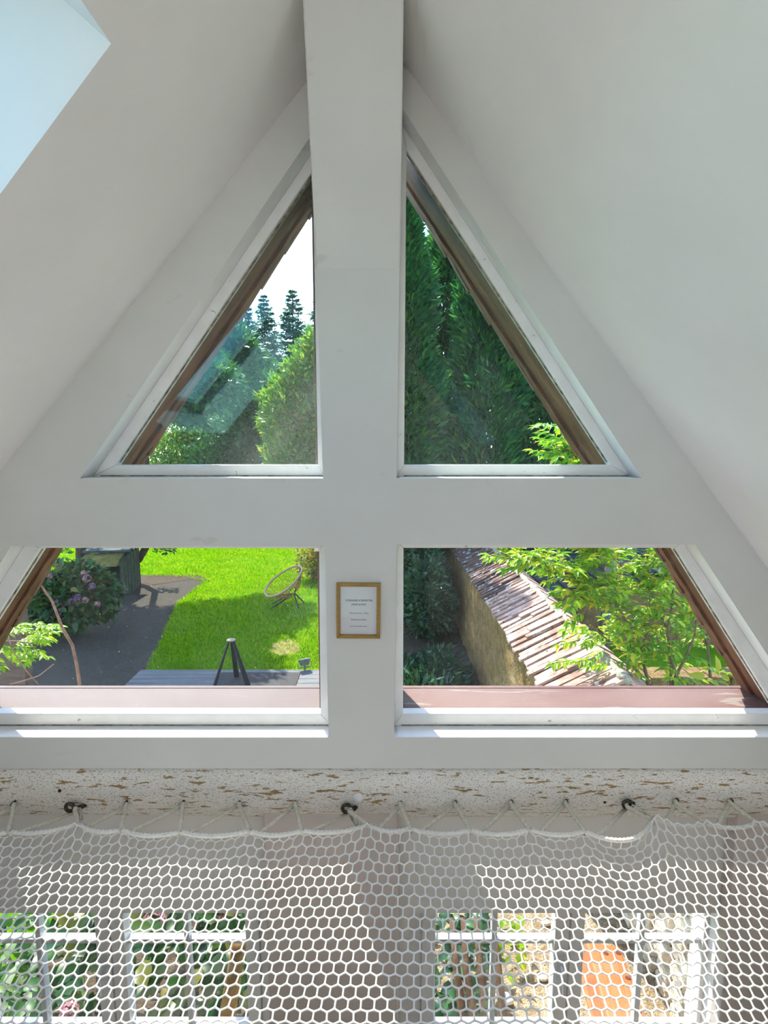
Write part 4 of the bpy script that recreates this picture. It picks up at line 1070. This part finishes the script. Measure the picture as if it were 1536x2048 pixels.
# hydrangeas: leaves and flower heads
def flower_head(name, c, r_, mat, parent, n=60):
    d = norm(rng.normal(0, 1, (n, 3))); P = np.array(c) + d * r_ * .8
    V_, F_, rn = leaves(P, np.cross(d, rng.normal(0, 1, (n, 3))), d, np.full(n, r_ * .55), np.full(n, r_ * .5))
    return np_mesh(name, V_, F_, mat, parent, rnd=rn)
hb = (tx(125, 9.5), 9.5, 0); hyd = empty('hydrangea', hb); tag(hyd, 'shaded hydrangea bush with mauve flower heads beside the path', 'bush')
mb = MB()
for i in range(9): mb.tube([(hb[0] + rng.normal(0, .1), 9.5 + rng.normal(0, .1), 0), (hb[0] + rng.normal(0, .45), 9.5 + rng.normal(0, .25), .8)], [.015, .007], 5)
mb.build('stems', M['stem'], hyd)
def leafcloud(name, blobs, n, L, W, mat, parent, n_obj=0):
    Ps, Ds = [], []
    for c, r_ in blobs:
        m_ = int(n / len(blobs)); d = norm(rng.normal(0, 1, (m_, 3))); rad = rng.random((m_, 1)) ** .25
        Ps.append(np.array(c) + d * rad * np.array(r_)); Ds.append(d + rng.normal(0, .5, (m_, 3)) + np.array([0, -.1, -.15]))
    P = np.concatenate(Ps); D = np.concatenate(Ds); ok = P[:, 2] > .02; P, D = P[ok], D[ok]; m_ = len(P)
    V_, F_, r_ = leaves(P, D, rng.normal(0, .35, (m_, 3)) + np.array([0, -.35, 1.]), rng.uniform(.75, 1.25, m_) * L, rng.uniform(.75, 1.25, m_) * W, False)
    o = np_mesh(name, V_, F_, mat, parent, rnd=r_, smooth=False); o['kind'] = 'stuff'; return o
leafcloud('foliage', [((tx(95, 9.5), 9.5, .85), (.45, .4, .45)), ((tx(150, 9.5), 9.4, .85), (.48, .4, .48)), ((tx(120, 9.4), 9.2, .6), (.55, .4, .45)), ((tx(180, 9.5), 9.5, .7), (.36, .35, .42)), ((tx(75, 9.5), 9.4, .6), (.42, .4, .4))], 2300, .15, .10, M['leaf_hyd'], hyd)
for (px, py, rr_, k) in ((174, 1157, .075, 'petal'), (167, 1146, .05, 'petal'), (184, 1172, .06, 'petalmauve'), (154, 1196, .075, 'petalmauve'), (142, 1203, .07, 'petalmauve'), (171, 1200, .06, 'petal'),
                        (124, 1223, .08, 'petalmauve'), (115, 1200, .08, 'petalmauve'), (128, 1208, .06, 'petalmauve'), (195, 1208, .055, 'petal'), (104, 1232, .06, 'petalmauve'), (100, 1152, .05, 'petal')):
    p = at(px, py, 8.95); flower_head('flower_head', (p.x, p.y, p.z), rr_, M[k], hyd)

# ------------------------------------------------------------------ near plants: leaves one by one
def one_leaf(name, L, W, fold=.3, droop=.2):
    V_, F_, _ = leaves(np.zeros((1, 3)), np.array([[0, 1., 0]]), np.array([[0, 0, 1.]]), np.array([L]), np.array([W]), False, fold, droop)
    me = bpy.data.meshes.new(name); me.from_pydata([tuple(v) for v in V_], [], [tuple(int(i) for i in f) for f in F_]); me.update()
    me.polygons.foreach_set('use_smooth', [True] * len(me.polygons)); return me
def place_leaves(items, me, mat, parent, L, W, limit, rest_name='foliage'):
    """items: (pos, dir, normal, scale); the first `limit` become objects of their own, the rest one mesh"""
    if not me.materials: me.materials.append(mat)
    w = parent.location
    for (p, d, n, s) in items[:limit]:
        d = Vector(d).normalized(); n = Vector(n); x = d.cross(n)
        x = x.normalized() if x.length > 1e-5 else d.orthogonal().normalized(); z = x.cross(d)
        mt = Matrix((x, d, z)).transposed().to_4x4(); mt = Matrix.Translation(Vector(p) - w) @ mt @ Matrix.Scale(s, 4)
        o = bpy.data.objects.new('leaf', me); col.objects.link(o); o.parent = parent; o.matrix_basis = mt
    rest = items[limit:]
    if rest:
        P = np.array([tuple(i[0]) for i in rest]); D = np.array([tuple(i[1]) for i in rest]); Nn = np.array([tuple(i[2]) for i in rest]); s = np.array([i[3] for i in rest])
        V_, F_, r_ = leaves(P, D, Nn, L * s, W * s, False, .3, .2)
        o = np_mesh(rest_name, V_, F_, mat, parent, rnd=r_, smooth=True); o['kind'] = 'stuff'

# leafy shrub in front of the right lower window
YS = 4.35
sb = at(1330, 1364, YS); shrub = empty('leafy_shrub', (sb.x, YS, 0)); tag(shrub, 'sunlit yellow green shrub with pointed leaves behind the garden wall', 'bush')
stems_px = [[(1310, 1520, 0), (1296, 1364, 0), (1281, 1299, .0), (1255, 1246, -.1), (1225, 1200, -.15), (1205, 1130, -.2), (1190, 1040, -.2)],
            [(1335, 1520, 0), (1341, 1364, .05), (1342, 1291, .05), (1330, 1250, .1), (1300, 1180, .15), (1290, 1080, .2)],
            [(1350, 1520, 0), (1358, 1364, .0), (1343, 1321, -.05), (1335, 1270, -.1), (1345, 1200, -.1), (1350, 1100, -.1)],
            [(1345, 1520, .05), (1346, 1363, -.1), (1369, 1319, -.15), (1390, 1270, -.15), (1395, 1200, -.2)],
            [(1425, 1520, .1), (1421, 1356, .1), (1416, 1299, .05), (1405, 1250, .0), (1390, 1180, .0)],
            [(1320, 1520, .2), (1286, 1361, .1), (1255, 1316, .1), (1215, 1280, .1), (1180, 1250, .05)],
            [(1255, 1246, -.1), (1190, 1205, -.3), (1150, 1190, -.4)], [(1225, 1200, -.1), (1150, 1150, -.3), (1085, 1128, -.45), (1020, 1118, -.5)],
            [(1300, 1180, .15), (1230, 1120, .1), (1150, 1090, .0)], [(1281, 1299, 0), (1300, 1250, -.1), (1298, 1200, -.2)],
            [(1205, 1130, -.2), (1150, 1040, -.2), (1135, 920, -.2), (1118, 850, -.2)], [(1290, 1080, .2), (1240, 980, .0), (1180, 925, -.1), (1150, 890, -.1)]]
twigs = []
for sp in stems_px:
    pts = [at(a, b, YS + c) for a, b, c in sp]
    pts[0].z = max(pts[0].z, 0) if len(sp) < 5 else max(0.0, pts[0].z)
    n_ = len(pts); r0 = .016 if n_ > 4 else .008
    MB().tube(pts, [r0 * (1 - .7 * i / (n_ - 1)) for i in range(n_)], 7).build('stem', M['stem'], shrub, smooth=True)
    for i in range(n_ - 1):
        if sp[i][1] > 1400: continue
        for _ in range(20 if sp[i][1] < 1235 else (8 if sp[i][1] < 1300 else 3)):
            twigs.append(pts[i].lerp(pts[i + 1], random.random()))
items = []; tw = MB()
rr = random.Random(21)
def add_twig(p, d, nleaf, spacing, bend=-.25, s0=1.0, sp=.55):
    p = Vector(p); d = Vector(d).normalized(); pts = [p.copy()]
    for k in range(nleaf):
        d = (d + Vector((rr.uniform(-.12, .12), rr.uniform(-.12, .12), bend * .12))).normalized(); p = p + d * spacing; pts.append(p.copy())
        s_ = d.cross(Vector((0, 0, 1))).normalized()
        for sg in (-1, 1):
            dd = d * .6 + s_ * sg * sp * rr.uniform(.7, 1.4) + Vector((0, 0, rr.uniform(-.45, .12)))
            items.append((p.copy(), dd, Vector((rr.uniform(-.5, .5), rr.uniform(-.5, .3), 1)), s0 * rr.uniform(.65, 1.15)))
    items.append((p.copy(), d, Vector((0, -.2, 1)), s0)); return pts
for p in twigs:
    an = rr.uniform(0, 6.28); d = Vector((math.cos(an) * .9 - .25, math.sin(an) * .7 - .15, rr.uniform(-.1, .8)))
    pts = add_twig(p, d, rr.randint(4, 7), rr.uniform(.030, .045)); tw.tube(pts, .0028, 4, cap=False)
# leaves that hang over the coping low down and the two big yellow leaves by the overhang
for (px, py, dy) in ((1120, 1290, -.35), (1150, 1330, -.3), (1180, 1340, -.2), (1105, 1330, -.4), (1170, 1310, -.25), (1130, 1235, -.35), (1110, 1190, -.4), (1040, 1110, -.5), (1210, 1345, -.1), (1240, 1330, 0)):
    p = at(px + 40, py - 10, YS + dy)
    pts = add_twig(p, (-.8, -.3, rr.uniform(-.2, .3)), 5, .036); tw.tube(pts, .0028, 4, cap=False)
tw.build('twigs', M['twig'], shrub)['kind'] = 'stuff'
lf = one_leaf('leaf', .085, .032)
rr.shuffle(items); items.sort(key=lambda it: it[0].y)
place_leaves(items, lf, M['leaf_shrub'], shrub, .085, .032, 298)
big = []
for (px, py, d, s_) in ((1432, 1345, (.05, .0, 1), 1.5), (1410, 1352, (-1, -.2, .15), 1.6), (1375, 1225, (.25, 0, .9), 1.2), (1440, 1350, (.6, 0, -.3), 1.2)):
    big.append((at(px, py, 3.9), Vector(d), Vector((.3, -1, .2)), s_))
YL = leafmat('yellowing_leaf', [(0, (.36, .40, .03)), (.5, (.58, .52, .04)), (1, (.45, .48, .05))], .5, .35, 1.2)
lf2 = one_leaf('leaf_broad', .085, .042)
place_leaves(big, lf2, YL, shrub, .085, .042, 10)

# sprig in front of the left lower window
YP = 3.5
sp0 = at(-60, 1300, YP); sprig = empty('sunlit_sprig', (sp0.x, YP, .0)); tag(sprig, 'bright green leafy sprig beside the left roof overhang', 'plant')
main = [at(*q, YP) for q in ((-120, 1560), (-90, 1400), (-70, 1310), (-30, 1285), (30, 1282), (80, 1290))]
main[0].z = 0
MB().tube(main, [.014, .012, .009, .006, .005, .003], 6).build('stem', M['twig'], sprig, smooth=True)
items = []; tw = MB()
for (px, py, dx, dz, nl) in ((20, 1262, .9, .25, 6), (60, 1262, 1, .12, 6), (95, 1250, 1, -.05, 5), (10, 1290, .9, -.15, 6), (50, 1292, 1, -.12, 7), (80, 1300, 1, -.25, 6), (30, 1275, .8, .3, 5), (-10, 1320, .9, -.4, 5), (-20, 1275, .8, .1, 6),
                            (100, 1262, 1, -.02, 5), (70, 1275, .9, .05, 6), (-15, 1340, .8, -.5, 4), (0, 1255, .9, .3, 5), (45, 1305, 1, -.3, 5), (110, 1255, 1, .1, 4), (25, 1300, .9, -.2, 5), (85, 1270, 1, -.1, 5), (60, 1282, .9, .2, 5)):
    p = at(px - 25, py, YP + rr.uniform(-.15, .15))
    pts = add_twig(p, (dx, rr.uniform(-.3, .3), dz), nl, .024, s0=.9, sp=.9); tw.tube(pts, .0022, 4, cap=False)
    pts = add_twig(p + Vector((rr.uniform(-.05, .03), rr.uniform(-.1, .1), rr.uniform(-.04, .04))), (dx, rr.uniform(-.4, .4), dz + rr.uniform(-.3, .3)), nl, .024, s0=.85, sp=.9); tw.tube(pts, .0022, 4, cap=False)
tw.build('twigs', M['twig'], sprig)['kind'] = 'stuff'
place_leaves(items, one_leaf('leaf', .062, .026), M['leaf_sprig'], sprig, .062, .026, 298)
vine = empty('bare_vine', (at(159, 1365, 3.0).x, 3.0, 0)); tag(vine, 'bare red brown vine stem crossing the left lower window', 'vine')
pts = [at(a, b, 3.0) for a, b in ((168, 1600), (159, 1366), (154, 1332), (145, 1291), (125, 1257), (104, 1202), (80, 1168), (66, 1140))]; pts[0].z = 0
MB().tube(pts, [.011, .010, .009, .0085, .008, .0065, .005, .004], 7).build('stem', M['twig'], vine, smooth=True)
for pp in (((20, 1369), (36, 1365), (78, 1352), (107, 1329)), ((76, 1368), (50, 1338), (27, 1304), (14, 1269))):
    MB().tube([at(a, b, 3.05) for a, b in pp], .003, 5).build('tendril', M['twig'], vine, smooth=True)

# plants seen through the ground floor windows
def ground_leaves(e, pxbox, n, zr, L, W, mat, limit, flat=.6, name='leaf'):
    its = []
    for _ in range(n):
        px = rr.uniform(pxbox[0], pxbox[2]); py = rr.uniform(pxbox[1], pxbox[3]); z = rr.uniform(*zr)
        p = atz(px, py, z)
        if p.y < 2.62: continue
        its.append((p, Vector((rr.uniform(-1, 1), rr.uniform(-1, .5), rr.uniform(-.6, .3))), Vector((rr.uniform(-.5, .5), rr.uniform(-.8, 0), flat + .4)), rr.uniform(.7, 1.3)))
    its.sort(key=lambda i: -i[0].z)
    place_leaves(its, one_leaf(name, L, W, .2, .25), mat, e, L, W, limit)
c = atz(390, 1940, .0); nh = empty('hydrangea', (c.x, c.y, 0)); tag(nh, 'large-leaved hydrangea right outside the left ground floor window', 'bush')
mb = MB()
for i in range(8): mb.tube([(c.x + rr.uniform(-.2, .2), c.y + rr.uniform(-.1, .1), 0), (c.x + rr.uniform(-.8, .5), c.y + rr.uniform(-.3, .4), .7)], [.014, .007], 6)
mb.build('stems', M['stem'], nh)
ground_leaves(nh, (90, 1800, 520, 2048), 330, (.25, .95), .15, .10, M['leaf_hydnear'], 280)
for (px, py, z, r_) in ((308, 1843, .75, .075), (432, 1832, .75, .06), (138, 2025, .6, .05)):
    p = atz(px, py, z); flower_head('flower_head', tuple(p), r_, M['petal'], nh, 90)
c = atz(40, 1950, .0); iv = empty('variegated_groundcover', (c.x, c.y, 0)); tag(iv, 'low sunlit ground cover outside the far left casement', 'plant')
ground_leaves(iv, (-60, 1800, 100, 2060), 200, (.05, .35), .085, .06, M['leaf_cover'], 160)
c = atz(470, 2000, .0); st = empty('rusty_post', (c.x + .03, c.y, 0)); tag(st, 'short rust brown post among the hydrangea leaves', 'post')
M['rust'] = gsurf('rusty_orange', (.12, .06, .012), (.22, .12, .025), 9, .9, .3)
a, b = atz(452, 2048, .35), atz(478, 1890, 1.0)
MB().tube([(a.x, a.y, .0), (a.x, a.y, .35), (b.x, b.y, 1.0)], [.04, .045, .035], 8).build('stake', M['rust'], st, smooth=True)
MB().tube([(a.x, a.y, .33), (a.x, a.y, .36)], .05, 10).build('band', M['darksteel'], st)
c = atz(930, 1960, 0); ivy = empty('ivy', (c.x, c.y, 0)); tag(ivy, 'ivy with brown upright stems outside the right ground floor window', 'plant')
for px in (903, 926, 952, 984):
    a = atz(px + 25, 2060, .25); b = atz(px, 1835, .62); a.z = .25
    MB().tube([(a.x, a.y, 0), tuple(a), tuple(a.lerp(b, .5) + Vector((rr.uniform(-.02, .02), 0, .03))), tuple(b)], [.026, .025, .022, .016], 7).build('stem', M['ivystem'], ivy, smooth=True)
ground_leaves(ivy, (850, 1810, 990, 2060), 230, (.04, .40), .07, .06, M['leaf_ivy'], 200)
ground_leaves(ivy, (985, 1840, 1050, 1950), 30, (.05, .3), .07, .05, M['leaf_sprig'], 60)
# loose stones on the gravel
for (px, py, r_, lab) in ((1010, 2005, .05, 'white pebble on the beige gravel by the ivy'), (1085, 1960, .03, 'small ochre pebble on the beige gravel'), (1090, 1850, .035, 'ochre pebble at the far edge of the beige gravel')):
    p = atz(px, py, .02); bm = bmesh.new(); bmesh.ops.create_icosphere(bm, subdivisions=2, radius=r_)
    for v in bm.verts: v.co = Vector((v.co.x, v.co.y * .8, v.co.z * .55)) * (1 + .12 * math.sin(v.co.x * 70 + v.co.y * 50))
    me = bpy.data.meshes.new('pebble'); bm.to_mesh(me); bm.free()
    o = bpy.data.objects.new('pebble', me); col.objects.link(o); me.materials.append(M['stonewhite'] if r_ > .04 else M['stone']); o.location = (p.x, p.y, .02 + r_ * .5)
    tag(o, lab, 'stone')
# upturned orange plastic trough leaning on the wall foot
pa, pb = atz(1205, 1895, .12), atz(1262, 2075, .26)
ax_ = (pb - pa); ln = ax_.length; ax_.normalize()
pl = empty('planter_trough', (pa.x, pa.y, .02)); tag(pl, 'upturned orange plastic planter trough on the gravel', 'planter')
s_ = Vector((0, 0, 1)).cross(ax_).normalized(); u_ = ax_.cross(s_)
if u_.z < 0: u_ = -u_
PX = Matrix((s_, ax_, u_)).transposed().to_4x4(); PX = Matrix.Translation(pa) @ PX
W2 = .125
mb = MB().hexa([(-W2 - .015, -.02, -.13), (W2 + .015, -.02, -.13), (W2 + .015, ln + .02, -.13), (-W2 - .015, ln + .02, -.13), (-W2 + .02, .01, .03), (W2 - .02, .01, .03), (W2 - .02, ln - .01, .03), (-W2 + .02, ln - .01, .03)])
mb.build('trough_body', M['orange'], pl, bevel=.012, xf=PX)
for x in (-W2 - .028, W2 + .008): MB().box(x, x + .02, -.035, ln + .035, -.15, -.122).build('rim', M['orange'], pl, bevel=.004, xf=PX)
for x in (-.055, .045): MB().box(x - .007, x + .007, .04, ln - .04, .028, .042).build('rib', M['orange'], pl, bevel=.003, xf=PX)
for (x, y) in ((.08, .08), (.085, ln * .42), (.08, ln * .78), (.0, .1)):
    MB().lathe([(.0, .033), (.016, .033), (.017, .025)], (x, y, 0), 12).build('drain_hole', M['hole'], pl, xf=PX)
# grey trunks and a low rubble wall beyond the shrub
for (px, Y, r_, lab) in ((1192, 11.5, .16, 'grey tree trunk standing behind the yellow green shrub'), (1222, 8.2, .10, 'thin grey tree trunk half hidden by the shrub')):
    x = tx(px, Y); e = empty('grey_trunk_tree', (x, Y, 0)); tag(e, lab, 'tree')
    trunk('trunk', (x, Y, 0), (x + .1, Y, 6.5), r_, r_ * .4, M['greybark'], e, 5, 1.0, seed=int(px))
    crown('foliage', [((x, Y + .3, 6.6), (1.2, 1.1, 1.1))], 3500, .13, .06, M['leaf_tree'], e)
rw = empty('rubble_wall', (3.3, 6.4, 0)); tag(rw, 'low pale rubble wall beyond the stems of the shrub', 'wall')
for row in range(4):
    x = 2.3 + (row % 2) * .1
    while x < 4.6:
        w_ = rr.uniform(.18, .34); h_ = .17
        mb = MB().hexa([(x + rr.uniform(0, .02), 6.2 + rr.uniform(-.03, .03), row * h_), (x + w_ - .012, 6.2 + rr.uniform(-.03, .03), row * h_), (x + w_ - .012, 6.5, row * h_), (x, 6.5, row * h_),
                        (x + rr.uniform(0, .02), 6.2 + rr.uniform(-.03, .03), row * h_ + h_ - .01), (x + w_ - .02, 6.2 + rr.uniform(-.03, .03), row * h_ + h_ - .012), (x + w_ - .012, 6.5, row * h_ + h_ - .01), (x, 6.5, row * h_ + h_ - .01)])
        mb.build('stone', M['render'], rw, bevel=.012); x += w_
